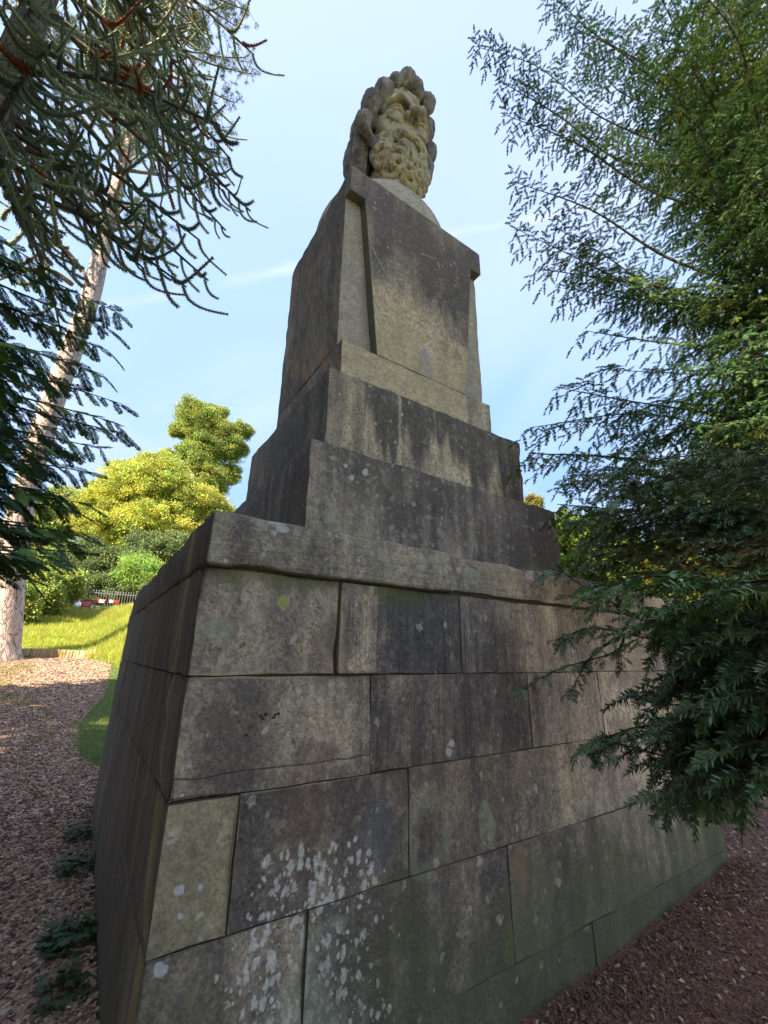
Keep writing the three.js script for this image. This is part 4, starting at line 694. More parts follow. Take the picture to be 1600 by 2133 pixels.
const yewBark = barkMat([0.15, 0.105, 0.08], [0.05, 0.036, 0.028], [1, 0.7], 1.6, 0.9, 4, 0.02);
const twigMat = new THREE.MeshStandardMaterial({ color: 0x4a3524, roughness: 0.9 });
const YEWG = [0.085, 0.155, 0.052], YEWY = [0.15, 0.20, 0.045];

// a limb with side shoots that carry sprays
function limb(wood, sprays, pts, r0, r1, { gap, side, droop, twig, step, col, r, from = 0.25, size = 1, liven = 0.35 }) {
  const c = curve(pts, Math.max(8, pts.length * 5)), L = c.reduce((s, p, i) => i ? s + p.distanceTo(c[i - 1]) : 0, 0); wood.tube(c, t => mix(r0, r1, t), r0 > 0.03 ? 7 : 4);
  const n = Math.floor(L / gap); let sgn = r() < 0.5 ? -1 : 1;
  for (let i = 0; i <= n; i++) {
    const t = (i + r() * 0.6) / (n + 0.6); if (t < from) continue; sgn = -sgn;
    const f = t * (c.length - 1), k = Math.min(c.length - 2, Math.floor(f)), p = c[k].clone().lerp(c[k + 1], f - k), T = c[k + 1].clone().sub(c[k]).normalize(), S = T.clone().cross(UP).normalize();
    if (S.lengthSq() < 0.1) S.set(1, 0, 0);
    const sl = side * mix(1, 0.45, t) * (0.6 + 0.8 * r()), d = T.clone().multiplyScalar(0.55).addScaledVector(S, sgn * 0.85).addScaledVector(rv(r, 0.3), 1).add(V(0, -droop * (0.4 + r()), 0)).normalize();
    const e = p.clone().addScaledVector(d, sl).add(V(0, -droop * sl * 0.5, 0)), sb = bend(p, e, sl * 0.06, 3); wood.tube(sb, q => mix(r1 * 0.55 + 0.002, 0.0015, q), 3, 0, false);
    const m = Math.max(2, Math.floor(sl / step));
    for (let j = 0; j <= m; j++) {
      const u = j / m, g = p.clone().lerp(e, u).add(V(0, sl * 0.06 * 4 * u * (1 - u), 0)), end = j === m, w = end ? 0 : (j % 2 ? 1 : -1), s2 = d.clone().cross(UP).normalize(), td = d.clone().multiplyScalar(end ? 1 : 0.6).addScaledVector(s2, w * 0.75).addScaledVector(rv(r, 0.35), 1).add(V(0, -droop * (0.3 + 0.9 * r()), 0)).normalize();
      sprays[(r() * sprays.length) | 0].put(g, td, UP.clone().addScaledVector(rv(r, 0.35), 1), ...[1, 1, 1].map(() => size * twig * (0.75 + 0.5 * r())), tone(col, r, liven));
    }
  }
}
const group3 = () => [new Copies(), new Copies(), new Copies()];
function joinCopies(list, geos, mat, parent, origin, name = 'foliage') { list.forEach((c, i) => { if (c.n) { const m = c.build(i ? `${name}_${String(i).padStart(3, '0')}` : name, geos[i], mat, parent, origin); m.userData.kind = 'stuff'; } }); }

// ---- the big yew on the right
{
  const r = rng(501), base = V(7.0, 0, -1.0), t = thing('yew_tree', 'tall dark yew tree spreading its limbs against the sky right of the pedestal', 'tree', base);
  const trunk = new MB(), wood = new MB(), sp = group3(), spine = y => V(7.2 + 0.10 * y + 0.12 * Math.sin(y * 0.5), y, -0.9 + 0.04 * y);
  trunk.tube([...Array(18)].map((_, k) => spine(k * 0.95 - 0.3)), k => mix(0.30, 0.05, k), 12, 0.25);
  const tips = [[985, 95, 5.0], [1048, 238, 5.0], [1035, 165, 5.2], [1140, -20, 5.2], [1165, 45, 5.4], [1062, 470, 4.8], [1075, 380, 5.0], [1120, 560, 4.8], [1150, 470, 5.4], [1172, 600, 5.0], [1225, 690, 5.0], [1165, 808, 4.6], [1245, 770, 4.9], [1100, 945, 4.3], [1110, 890, 4.4], [1160, 1050, 4.2], [1190, 990, 4.4], [1215, 1080, 4.4], [1180, 250, 5.3], [1215, 90, 5.5], [1185, 520, 5.4], [1290, 620, 5.4]].map(a => [...a, 1]);
  for (let i = 0; i < 84; i++) { const y = -150 + 1270 * r(); tips.push([mix(1215 + 60 * r() + (y > 560 && y < 860 ? 70 : 0), 1700, Math.pow(r(), 0.9)), y, mix(4.4, 8.2, r()), 0]); }
  for (const [px, py, d, lead] of tips) {
    const e = at(px, py, d), hb = Math.max(1.8, Math.min(14, e.y * (e.y > 7 ? 0.70 : 0.9) + (r() - 0.3) * 0.8)), b = spine(hb), m = b.clone().lerp(e, 0.5).addScaledVector(rv(r, 0.25), 1).add(V(0, e.y > 7 ? -0.15 : 0.25, 0));
    limb(wood, sp, [b, b.clone().lerp(m, 0.5).addScaledVector(rv(r, 0.2), 1), m, m.clone().lerp(e, 0.5).addScaledVector(rv(r, 0.15), 1), e], 0.02 + 0.018 * r(), 0.004, { gap: lead ? 0.085 : 0.10, side: lead ? 0.5 : 0.75, droop: 0.40, twig: 1.0, step: 0.045, col: r() < 0.22 ? YEWY : YEWG, r, from: 0.18 });
  }
  mesh('trunk', trunk.geo(base), yewBark, t); mesh('limbs', wood.geo(base), yewBark, t);
  const gs = [1, 2, 3].map(k => sprayGeo({ len: 0.13, pairs: 10, nl: 0.028, nw: 0.0125, seed: 60 + k, side2: 0.35 }));
  joinCopies(sp, gs, leafMat(0.7, 0.3, 0.12), t, base);
}
// ---- the nearer yew, its needles large in view
{
  const r = rng(777), base = V(3.6, 0, -0.25), t = thing('yew_bush', 'glossy dark green yew bush reaching in front of the right end of the plinth', 'bush', base);
  const wood = new MB(), sp = group3(), bright = group3(), O = { gap: 0.052, side: 0.15, droop: 0.16, twig: 1, step: 0.055, col: [0.120, 0.190, 0.075], r, from: 0.05, liven: 0.4 };
  const L = (o, ...p) => limb(wood, o.bright ? bright : sp, p.map(a => at(...a)), o.r0 || 0.006, 0.002, { ...O, ...o });
  L({ side: 0.11, gap: 0.075, twig: 0.85 }, [1680, 1350, 2.0], [1420, 1343, 2.45], [1302, 1319, 2.75], [1230, 1308, 2.85], [1155, 1335, 2.85]);
  L({ side: 0.09, gap: 0.065, twig: 0.75 }, [1302, 1319, 2.75], [1292, 1350, 2.75], [1159, 1396, 2.8], [1082, 1440, 2.7]);
  L({ side: 0.09, gap: 0.065, twig: 0.75 }, [1302, 1319, 2.75], [1230, 1370, 2.8], [1190, 1440, 2.8]);
  L({ side: 0.10, gap: 0.075, twig: 0.85 }, [1680, 1280, 2.0], [1490, 1301, 2.3], [1400, 1305, 2.5], [1300, 1280, 2.7], [1185, 1240, 2.75]);
  L({ side: 0.10, gap: 0.07, twig: 0.75 }, [1330, 1285, 2.65], [1230, 1230, 2.75], [1150, 1185, 2.75], [1128, 1200, 2.7]);
  L({ side: 0.11, gap: 0.07 }, [1680, 1500, 1.9], [1439, 1508, 2.3], [1313, 1518, 2.6], [1215, 1558, 2.7]);
  L({ side: 0.12, gap: 0.065 }, [1680, 1590, 1.8], [1568, 1585, 2.0], [1449, 1590, 2.2], [1330, 1560, 2.45], [1240, 1535, 2.6]);
  L({ side: 0.16, twig: 1.15, bright: true }, [1700, 1190, 1.55], [1560, 1212, 1.7], [1425, 1203, 1.85], [1340, 1203, 1.95], [1275, 1228, 2.05]);
  L({ side: 0.16, twig: 1.1, bright: true }, [1700, 1240, 1.5], [1540, 1235, 1.65], [1430, 1270, 1.8], [1390, 1330, 1.9]);
  L({ twig: 1.1 }, [1700, 1380, 1.6], [1580, 1440, 1.75], [1535, 1530, 1.8], [1528, 1600, 1.85]);
  L({ twig: 1.1 }, [1700, 1420, 1.8], [1500, 1395, 2.0], [1410, 1445, 2.15], [1345, 1440, 2.3]);
  L({ twig: 1.1 }, [1720, 1530, 1.6], [1620, 1560, 1.7], [1595, 1620, 1.75]);
  L({ twig: 1.1 }, [1700, 1470, 1.6], [1490, 1520, 1.95], [1440, 1565, 2.1]);
  L({ side: 0.2, twig: 0.8 }, [1500, 1215, 3.0], [1400, 1165, 3.1], [1285, 1150, 3.2], [1180, 1180, 3.0]);
  L({ side: 0.25, twig: 0.9 }, [1720, 1080, 2.9], [1480, 1060, 3.1], [1330, 1090, 3.3], [1215, 1050, 3.4]);
  L({ side: 0.25, twig: 0.9 }, [1720, 980, 2.9], [1500, 1110, 3.1], [1400, 1130, 3.3], [1250, 1140, 3.4]);
  L({ side: 0.25, twig: 0.9 }, [1720, 1150, 2.7], [1560, 1130, 2.9], [1440, 1080, 3.1], [1340, 1010, 3.3]);
  for (let i = 0; i < 42; i++) { const y = mix(1225, 1610, r()), x = mix(1455, 1620, r()), d = mix(1.75, 2.6, r()); L({ side: 0.17, twig: 1.05 }, [1720, y - 60 + 120 * r(), d - 0.2], [mix(x, 1720, 0.5), y - 20, d - 0.1], [x, y + 20, d], [x - 40 - 50 * r(), y + 50 + 30 * r(), d + 0.1]); }
  for (let i = 0; i < 26; i++) { const y = mix(950, 1210, r()), x = mix(1260, 1600, r()), d = mix(2.9, 4.0, r()); L({ side: 0.25, twig: 0.95 }, [1720, y + 40 * r(), d - 0.2], [mix(x, 1720, 0.5), y - 20, d - 0.1], [x, y, d], [x - 80, y + 20, d + 0.1]); }
  const stem = new MB(); for (const [a, b] of [[at(1640, 1310, 2.0), V(3.7, 0, -0.2)], [at(1300, 1640, 3.0), V(0, 0, 0)], [at(1680, 1480, 1.9), V(3.4, 0, -0.1)], [at(1700, 1100, 2.9), V(3.9, 0, -0.4)]].filter(q => q[1].x)) stem.tube(bend(b, a, 0.1, 8), k => mix(0.03, 0.012, k), 7, 0.2);
  mesh('stems', stem.geo(base), yewBark, t); mesh('twigs', wood.geo(base), twigMat, t);
  const gs = [1, 2, 3].map(k => sprayGeo({ len: 0.105, pairs: 16, nl: 0.030, nw: 0.0058, seg: 3, seed: 90 + k, side2: 0.3, flat: 0.4, curl: 0.2, stem: 0.0012 }));
  const glossy = leafMat(0.27, 0.05, 1);
  joinCopies(sp, gs, glossy, t, base); joinCopies(bright.map(b => { for (let i = 0; i < b.c.length; i += 3) { b.c[i] *= 1.1; b.c[i + 1] *= 1.2; b.c[i + 2] *= 0.7; } return b; }), gs, leafMat(0.4, 0.2, 0.7), t, base, 'young_foliage');
}
// ---- monkey puzzle, upper left
{
  const r = rng(31), top = at(8, 190, 6.6), base = V(top.x, groundY(top.x, top.z), top.z), t = thing('monkey_puzzle_tree', 'monkey puzzle tree hanging rope-like spiny branches in the upper left', 'tree', base);
  const trunk = new MB(), wood = new MB(), ropes = group3(), spine = y => V(base.x + 0.05 * Math.sin(y), y, base.z);
  trunk.tube([...Array(22)].map((_, k) => spine(base.y - 0.3 + k * 0.9)), k => mix(0.30, 0.10, k), 12, 0.3);
  const tips = [[522, 440, 6.0], [500, 425, 6.2], [478, 330, 6.2], [434, 584, 5.6], [388, 598, 5.6], [470, 480, 5.9], [415, 500, 5.8], [300, 560, 5.8], [160, 560, 6.0], [215, 520, 6.0], [90, 560, 6.0], [345, 470, 5.9], [440, 250, 6.4], [465, 400, 6.0], [330, 540, 5.6], [265, 470, 6.1], [60, 470, 6.2]];
  for (let i = 0; i < 24; i++) tips.push([mix(20, 465, Math.pow(r(), 0.85)), mix(-120, 440, r()), mix(5.0, 8.5, r())]);
  for (let i = 0; i < 26; i++) { const a = r() * 6.283, q = 2.2 + 1.2 * r(), h = 6 + 11 * r(); tips.push([V(base.x + Math.cos(a) * q, h, base.z + Math.sin(a) * q)]); }
  for (const tp of tips) {
    const e = tp.length === 1 ? tp[0] : at(...tp), hb = Math.max(5.2, Math.min(18, e.y + 0.8 + 1.0 * r())), b = spine(hb), L = b.distanceTo(e), c = curve([b, b.clone().lerp(e, 0.45).add(V(0, 0.22 * L * 0.4, 0)), e], 12); wood.tube(c, k => mix(0.05, 0.014, k), 6, 0.25);
    const n = Math.floor(L / 0.17); let s = 1;
    for (let i = 0; i <= n; i++) {
      const q = (i + r() * 0.5) / (n + 0.5); if (q < 0.22) continue; const f = q * 12, k = Math.min(11, Math.floor(f)), p = c[k].clone().lerp(c[k + 1], f - k), T = c[k + 1].clone().sub(c[k]).normalize(), S = T.clone().cross(UP).normalize(); s = -s;
      const d = T.clone().multiplyScalar(0.75).addScaledVector(S, s * (0.75 + 0.3 * r()) * (i === n ? 0.15 : 1)).add(V(0, -0.25 - 0.35 * r(), 0)).normalize(), z = (0.65 + 0.6 * r()) * mix(1.1, 0.75, q);
      ropes[(r() * 3) | 0].put(p, d, UP.clone().addScaledVector(rv(r, 0.4), 1), z, z, z, r() < 0.06 ? [0.26, 0.095, 0.035] : tone([0.27, 0.31, 0.19], r, 0.4));
    }
  }
  mesh('trunk', trunk.geo(base), barkMat([0.16, 0.135, 0.085], [0.06, 0.05, 0.03], [2, 0.8], 1.4, 1.2, 14, 0.03), t); mesh('limbs', wood.geo(base), barkMat([0.12, 0.10, 0.065], [0.05, 0.035, 0.025], [1, 1], 1.2, 1.2, 24, 0.01), t);
  joinCopies(ropes, [ropeGeo(1, 0.62, 0.55), ropeGeo(2, 0.5, 0.25), ropeGeo(3, 0.72, 0.8)], leafMat(0.55, 0.15, 0.3), t, base);
}
// ---- cypress at the left edge, and its fellow out of frame that keeps the sun off the pedestal
function cypress(base, label, seed, height, R, tips, count) {
  const r = rng(seed), t = thing('cypress_tree', label, 'tree', base), trunk = new MB(), wood = new MB(), fr = group3(), spine = y => V(base.x, y, base.z);
  trunk.tube([...Array(16)].map((_, k) => spine(base.y - 0.3 + k * height / 15)), k => mix(0.34, 0.04, k), 10, 0.2);
  const all = tips.map(a => [at(...a), 1]);
  for (let i = 0; i < count; i++) { const h = base.y + 1.2 + (height - 1.4) * r(), a = r() * 6.283, q = R * Math.pow(1 - (h - base.y) / (height + 1), 0.55) * (0.75 + 0.35 * r()); if (tips.length && Math.atan2(base.x + Math.cos(a) * q, -(base.z + Math.sin(a) * q)) > -0.55 && base.z + Math.sin(a) * q < 0) continue; all.push([V(base.x + Math.cos(a) * q, h, base.z + Math.sin(a) * q), 0]); }
  for (const [e, lead] of all) {
    const b = spine(Math.min(base.y + height - 0.4, Math.max(base.y + 1, e.y + 0.35))), L = b.distanceTo(e), c = curve([b, b.clone().lerp(e, 0.55).add(V(0, -0.12 * L * 0.4, 0)), e], 12); wood.tube(c, k => mix(0.03, 0.004, k), 5);
    const n = Math.floor(L / (lead ? 0.075 : 0.13)); let s = 1;
    for (let i = 0; i <= n; i++) {
      const q = (i + r() * 0.5) / (n + 0.5); if (q < 0.3) continue; const f = q * 12, k = Math.min(11, Math.floor(f)), p = c[k].clone().lerp(c[k + 1], f - k), T = c[k + 1].clone().sub(c[k]).normalize(), S = T.clone().cross(UP).normalize(); s = -s;
      const d = T.clone().multiplyScalar(0.7).addScaledVector(S, s * (i === n ? 0 : 0.8)).addScaledVector(rv(r, 0.3), 1).add(V(0, -0.1 - 0.45 * r(), 0)).normalize(), z = (lead ? 0.85 : tips.length ? 1.6 : 3.2) * (0.75 + 0.6 * r()) * mix(1.25, 0.8, q);
      fr[(r() * 3) | 0].put(p, d, UP.clone().addScaledVector(rv(r, 0.4), 1), z, z, z, tone(r() < 0.35 ? [0.17, 0.29, 0.075] : [0.095, 0.165, 0.078], r, 0.4));
    }
  }
  mesh('trunk', trunk.geo(base), yewBark, t); mesh('limbs', wood.geo(base), twigMat, t); joinCopies(fr, [1, 2, 3].map(k => frondGeo(k * 5)), leafMat(0.75, 0.25, 0.1), t, base); return t;
}
{
  const p = V(-3.7, groundY(-3.7, -5.0), -5.0), tips = [[252, 655, 5.8], [235, 690, 5.5], [262, 905, 5.3], [255, 842, 5.6], [225, 730, 5.4], [190, 985, 5.0], [212, 935, 5.2], [240, 880, 5.4], [172, 1110, 5.0], [130, 1175, 4.9], [60, 1200, 4.8], [150, 1060, 5.0], [185, 1050, 5.1], [120, 985, 5.1], [215, 780, 5.3], [170, 700, 5.5], [140, 620, 5.8], [100, 560, 6.0]];
  const r = rng(9); for (let i = 0; i < 62; i++) { const y = mix(560, 1190, Math.pow(r(), 0.8)); tips.push([mix(-80, y > 880 ? 165 : 115, r()), y, mix(4.4, 6.2, r())]); }
  cypress(p, 'dark cypress tree with drooping ferny sprays at the left edge', 71, 12, 3.2, tips, 130);
}
cypress(V(-5.6, groundY(-5.6, 0.2), 0.2), 'tall shading cypress tree standing left of the viewpoint', 72, 22, 4.4, [], 460);
cypress(V(-10.5, groundY(-10.5, 0.6), 0.6), 'unseen tall cypress tree added farther left to thicken the shade', 74, 21, 4.6, [], 300);  // unseen tree, added to close sun gaps on the pedestal
cypress(V(-7.6, groundY(-7.6, -7.4), -7.4), 'unseen open-crowned cypress tree added left of the bark path for dappled shade', 75, 11, 2.6, [], 70);  // unseen tree, added to dapple the path with shade
// ---- the pine by the path
{
  const r = rng(88), P = [[6, 1380, 17], [14, 1280, 17], [40, 1080, 17], [95, 880, 17], [150, 725, 17], [188, 620, 17], [228, 450, 17], [262, 330, 17.1], [300, 190, 17.2], [330, 80, 17.4]].map(a => at(...a)); const base = V(P[0].x, groundY(P[0].x, P[0].z), P[0].z); P[0].y = base.y - 0.2;
  for (let i = 0; i < 3; i++) P.push(P[P.length - 1].clone().add(V(0.1, 2.6, 0)));
  const t = thing('pine_tree', 'tall pine with pale fissured trunk beside the bark path', 'tree', base), trunk = new MB(), wood = new MB(), tu = group3(), c = curve(P, 60), N = c.length - 1;
  trunk.tube(c, k => mix(0.40, 0.34, ss(0, 0.2, k)) * mix(1, 0.25, ss(0.25, 1, k)) + 0.16 * ss(0.03, 0, k), 16, 0.10);
  const bare = [[[150, 592, 17], [110, 565, 16.6], [60, 562, 16.2], [-20, 590, 16]], [[172, 566, 17], [140, 525, 16.7], [95, 500, 16.4], [40, 470, 16]], [[195, 470, 17], [150, 440, 16.6], [90, 430, 16.2]], [[205, 420, 17], [150, 400, 16.8], [60, 395, 16.4]], [[186, 600, 16.8], [178, 575, 16.6], [172, 560, 16.55]]];
  for (const b of bare) wood.tube(curve(b.map(a => at(...a)), 10), k => mix(0.10, 0.03, k), 7, 0.2);
  const stubs = []; for (const [x, y] of [[178, 610], [176, 640], [172, 660], [178, 690], [160, 720], [214, 560], [115, 930]]) { const p = at(x, y, 16.78); const mb = new MB(); mb.tube([p, p.clone().add(V(0.02, 0.02, 0.12))], k => mix(0.06, 0.03, k), 6, 0.3); stubs.push(mb); }
  const tips = [[520, 25, 17], [523, 155, 17], [512, 120, 17], [500, 60, 17.5], [490, 215, 17], [480, 280, 17], [468, 330, 17], [450, 130, 18], [470, 20, 18], [430, 60, 16], [410, 240, 16.5], [330, 490, 16.8], [300, 500, 16.6], [305, 440, 16.5], [440, 380, 16.8], [380, 330, 17.5], [350, 60, 15], [260, 90, 15.5], [200, 180, 16], [120, 240, 16], [60, 120, 17], [160, 60, 18], [280, -40, 18], [400, -60, 17], [20, 300, 16.5], [100, 340, 17.5]];
  for (let i = 0; i < 34; i++) tips.push([mix(40, 500, r()), mix(-160, 330, r()), mix(14.5, 20, r())]);
  for (const tp of tips) {
    const e = at(...tp), hb = Math.min(c[N].y - 0.6, Math.max(e.y - 2.2, 17)); let k = c.findIndex(p => p.y > hb); if (k < 0) k = N; const b = c[k], L = b.distanceTo(e), lc = curve([b, b.clone().lerp(e, 0.5).addScaledVector(rv(r, 0.4), 1), e], 10); wood.tube(lc, q => mix(0.09, 0.02, q), 6, 0.2);
    for (let i = 0; i < 26; i++) {
      const q = mix(0.45, 1, Math.sqrt(r())), f = q * 10, j = Math.min(9, Math.floor(f)), p = lc[j].clone().lerp(lc[j + 1], f - j), o = rv(r, 1).add(V(0, 0.25, 0)).normalize(), g = p.clone().addScaledVector(o, 0.25 + 0.55 * r()); wood.tube([p, p.clone().lerp(g, 0.5).add(V(0, -0.05, 0)), g], q2 => 0.012, 3, 0, false);
      for (let w = 0; w < 3; w++) tu[(r() * 3) | 0].put(g.clone().addScaledVector(rv(r, 0.14), w ? 1 : 0), o.clone().addScaledVector(rv(r, 0.6), 1), UP, ...[1, 1, 1].map(() => 0.8 + 0.5 * r()), tone([0.14, 0.185, 0.08], r, 0.35));
    }
  }
  const pb = barkMat([0.48, 0.375, 0.325], [0.20, 0.135, 0.11], [3, 0.5], 1.5, 1.1, 44, 0.04, 0.09); mesh('trunk', trunk.geo(base), pb, t); for (const q of stubs) mesh('branch_stub', q.geo(base), pb, t); mesh('limbs', wood.geo(base), barkMat([0.24, 0.18, 0.14], [0.08, 0.055, 0.04], [1, 0.8], 1.2, 1, 45, 0.02), t);
  joinCopies(tu, [1, 2, 3].map(k => tuftGeo(k, 34, 0.17, 0.010, 1.25)), leafMat(0.6, 0.15), t, base);
}
// ---- broadleaf trees and shrubs farther off
const farBark = barkMat([0.16, 0.12, 0.085], [0.06, 0.045, 0.035], [2, 0.6], 1.4, 1, 51, 0.03);
const leafGeos = {}, farLeaf = leafMat(0.75, 0.4, 0.3);
function broadleaf(name, label, category, { eggs, leaf, count, col, seed, stems = 1, group, dens = 1 }) {
  // eggs: [px, py, distance, half width px, half height px] as seen in the photograph, depth like the width
  const r = rng(seed), E = eggs.map(([px, py, d, w, h]) => { const c = at(px, py, d), rx = c.distanceTo(at(px + w, py, d)), ry = c.distanceTo(at(px, py - h, d)); return { c, rx, ry }; });
  const x0 = E[0].c.x, z0 = E[0].c.z, base = V(x0, groundY(x0, z0), z0), t = thing(name, label, category, base, group), wood = new MB(), limbs = new MB(), cps = group3(), tot = E.reduce((s, e) => s + e.rx * e.ry, 0);
  for (let s = 0; s < stems; s++) { const b = base.clone().addScaledVector(rv(r, stems > 1 ? 0.5 : 0), 1); b.y = base.y - 0.1; const top = E[0].c.clone().add(V((r() - 0.5), 0, (r() - 0.5)).multiplyScalar(stems > 1 ? E[0].rx : 0.2)); wood.tube(curve([b, b.clone().lerp(top, 0.5).addScaledVector(rv(r, 0.15), 1), top], 10), k => mix(0.028, 0.010, k) * Math.max(2, E[0].c.y + E[0].ry - base.y) / (stems > 1 ? 2.2 : 1), 8, 0.2); }
  const k = leaf[0] * 10 | 0, gs = leafGeos[leaf.join()] ??= [1, 2, 3].map(q => clusterGeo(q * 7 + k, 14, leaf[0] * 2.1, leaf[0], leaf[1]));
  for (const e of E) {
    const n = Math.round(count * e.rx * e.ry / tot), clumps = Math.max(8, Math.round(n / 16));
    for (let i = 0; i < clumps; i++) {
      const d = rv(r, 1).normalize(), q = mix(0.4, 1.0, Math.pow(r(), 0.55)) * (0.85 + 0.45 * fbm(d.x * 2 + seed, d.y * 2, d.z * 2, 3)), c = V(e.c.x + d.x * e.rx * q, e.c.y + d.y * e.ry * q, e.c.z + d.z * e.rx * q), R = Math.min(e.rx, e.ry) * (0.09 + 0.13 * r());
      if (c.y < groundY(c.x, c.z)) continue; if (i % 4 === 0) limbs.tube([E[0].c.clone().lerp(e.c, 0.6).add(V(0, -e.ry * 0.4, 0)), e.c.clone().lerp(c, 0.5), c], s => mix(0.05, 0.012, s) * Math.max(0.5, e.ry * 0.3), 4, 0, false);
      const tn = tone(col, r, 0.34);
      for (let j = 0; j < 16; j++) { const p = c.clone().add(V((r() + r() - 1) * R * 1.5, (r() + r() - 1) * R * 0.9, (r() + r() - 1) * R * 1.5)), z = 0.8 + 0.5 * r(); cps[(r() * 3) | 0].put(p, rv(r, 1), UP, z, z, z, tone(tn, r, 0.2)); }
    }
  }
  mesh('trunk', wood.geo(base), farBark, t); mesh('limbs', limbs.geo(base), farBark, t); joinCopies(cps, gs, farLeaf, t, base, 'crown'); return t;
}
const YG = [0.49, 0.51, 0.10];
broadleaf('broadleaf_tree', 'broad yellow-green tree in full sun beyond the hedge', 'tree', { eggs: [[310, 1030, 38, 110, 80], [400, 1065, 38, 88, 55], [225, 1055, 38, 60, 75], [330, 985, 38, 62, 42], [450, 1085, 39, 50, 40], [320, 1110, 38, 140, 60]], leaf: [0.115, 0.045], count: 48000, col: YG, seed: 1 });
broadleaf('broadleaf_tree', 'tall loose-crowned green tree rising behind the yellow-green one', 'tree', { eggs: [[425, 940, 48, 50, 60], [415, 880, 48, 55, 42], [470, 920, 48, 42, 45], [440, 1000, 48, 45, 40], [505, 897, 48, 26, 14], [372, 897, 48, 24, 14], [352, 950, 49, 25, 12], [480, 985, 48, 22, 26], [395, 865, 48, 22, 16], [455, 862, 48, 24, 18], [500, 935, 48, 18, 16], [385, 940, 48, 22, 16]], leaf: [0.14, 0.05], count: 26000, col: [0.36, 0.42, 0.10], seed: 2 });
broadleaf('broadleaf_tree', 'pale green tree between the pine trunk and the yellow-green tree', 'tree', { eggs: [[140, 1060, 46, 60, 55], [90, 1090, 46, 60, 60], [190, 1090, 46, 40, 40]], leaf: [0.17, 0.06], count: 9000, col: [0.40, 0.45, 0.14], seed: 3 });
broadleaf('shrub', 'large dark evergreen shrub behind the railings', 'shrub', { eggs: [[240, 1190, 31, 100, 60], [330, 1150, 32, 85, 50], [160, 1170, 32, 75, 60], [400, 1160, 31, 70, 60], [260, 1230, 30, 130, 40]], leaf: [0.11, 0.04], count: 20000, col: [0.19, 0.25, 0.085], seed: 4, stems: 5 });
broadleaf('shrub', 'lime green pine bush at the end of the railings', 'shrub', { eggs: [[290, 1185, 28.5, 45, 28], [320, 1210, 28.5, 45, 25], [262, 1205, 28.5, 25, 18]], leaf: [0.16, 0.018], count: 2600, col: [0.36, 0.52, 0.12], seed: 5, stems: 4 });
broadleaf('shrub', 'light green shrub thicket beside the pine trunk', 'shrub', { eggs: [[85, 1240, 23.5, 48, 48], [125, 1225, 24.5, 42, 38], [45, 1270, 22, 35, 45], [70, 1180, 26, 45, 40], [30, 1200, 24, 40, 50]], leaf: [0.11, 0.035], count: 9000, col: [0.36, 0.41, 0.09], seed: 6, stems: 5 });
broadleaf('broadleaf_tree', 'sunlit yellow tree top peeping over the right step', 'tree', { eggs: [[1112, 1075, 55, 24, 50], [1090, 1110, 55, 40, 50]], leaf: [0.18, 0.06], count: 4000, col: [0.30, 0.27, 0.05], seed: 7 });
broadleaf('broadleaf_tree', 'bright green tree close behind the right end of the plinth', 'tree', { eggs: [[1210, 1140, 17, 70, 80], [1290, 1200, 17, 80, 90], [1180, 1230, 17, 60, 60]], leaf: [0.13, 0.045], count: 4200, col: [0.19, 0.26, 0.035], seed: 8 });
broadleaf('broadleaf_tree', 'golden green tree glimpsed through the yew bush', 'tree', { eggs: [[1470, 1270, 15, 90, 80], [1560, 1200, 15.5, 90, 110], [1400, 1210, 16, 70, 90]], leaf: [0.12, 0.042], count: 5200, col: [0.30, 0.29, 0.03], seed: 9 });
broadleaf('broadleaf_tree', 'tall yellow-green tree far behind the yew limbs at right', 'tree', { eggs: [[1560, 950, 24, 90, 110], [1480, 1040, 24, 80, 80], [1620, 1080, 24, 80, 100]], leaf: [0.18, 0.06], count: 4200, col: [0.25, 0.26, 0.04], seed: 10 });
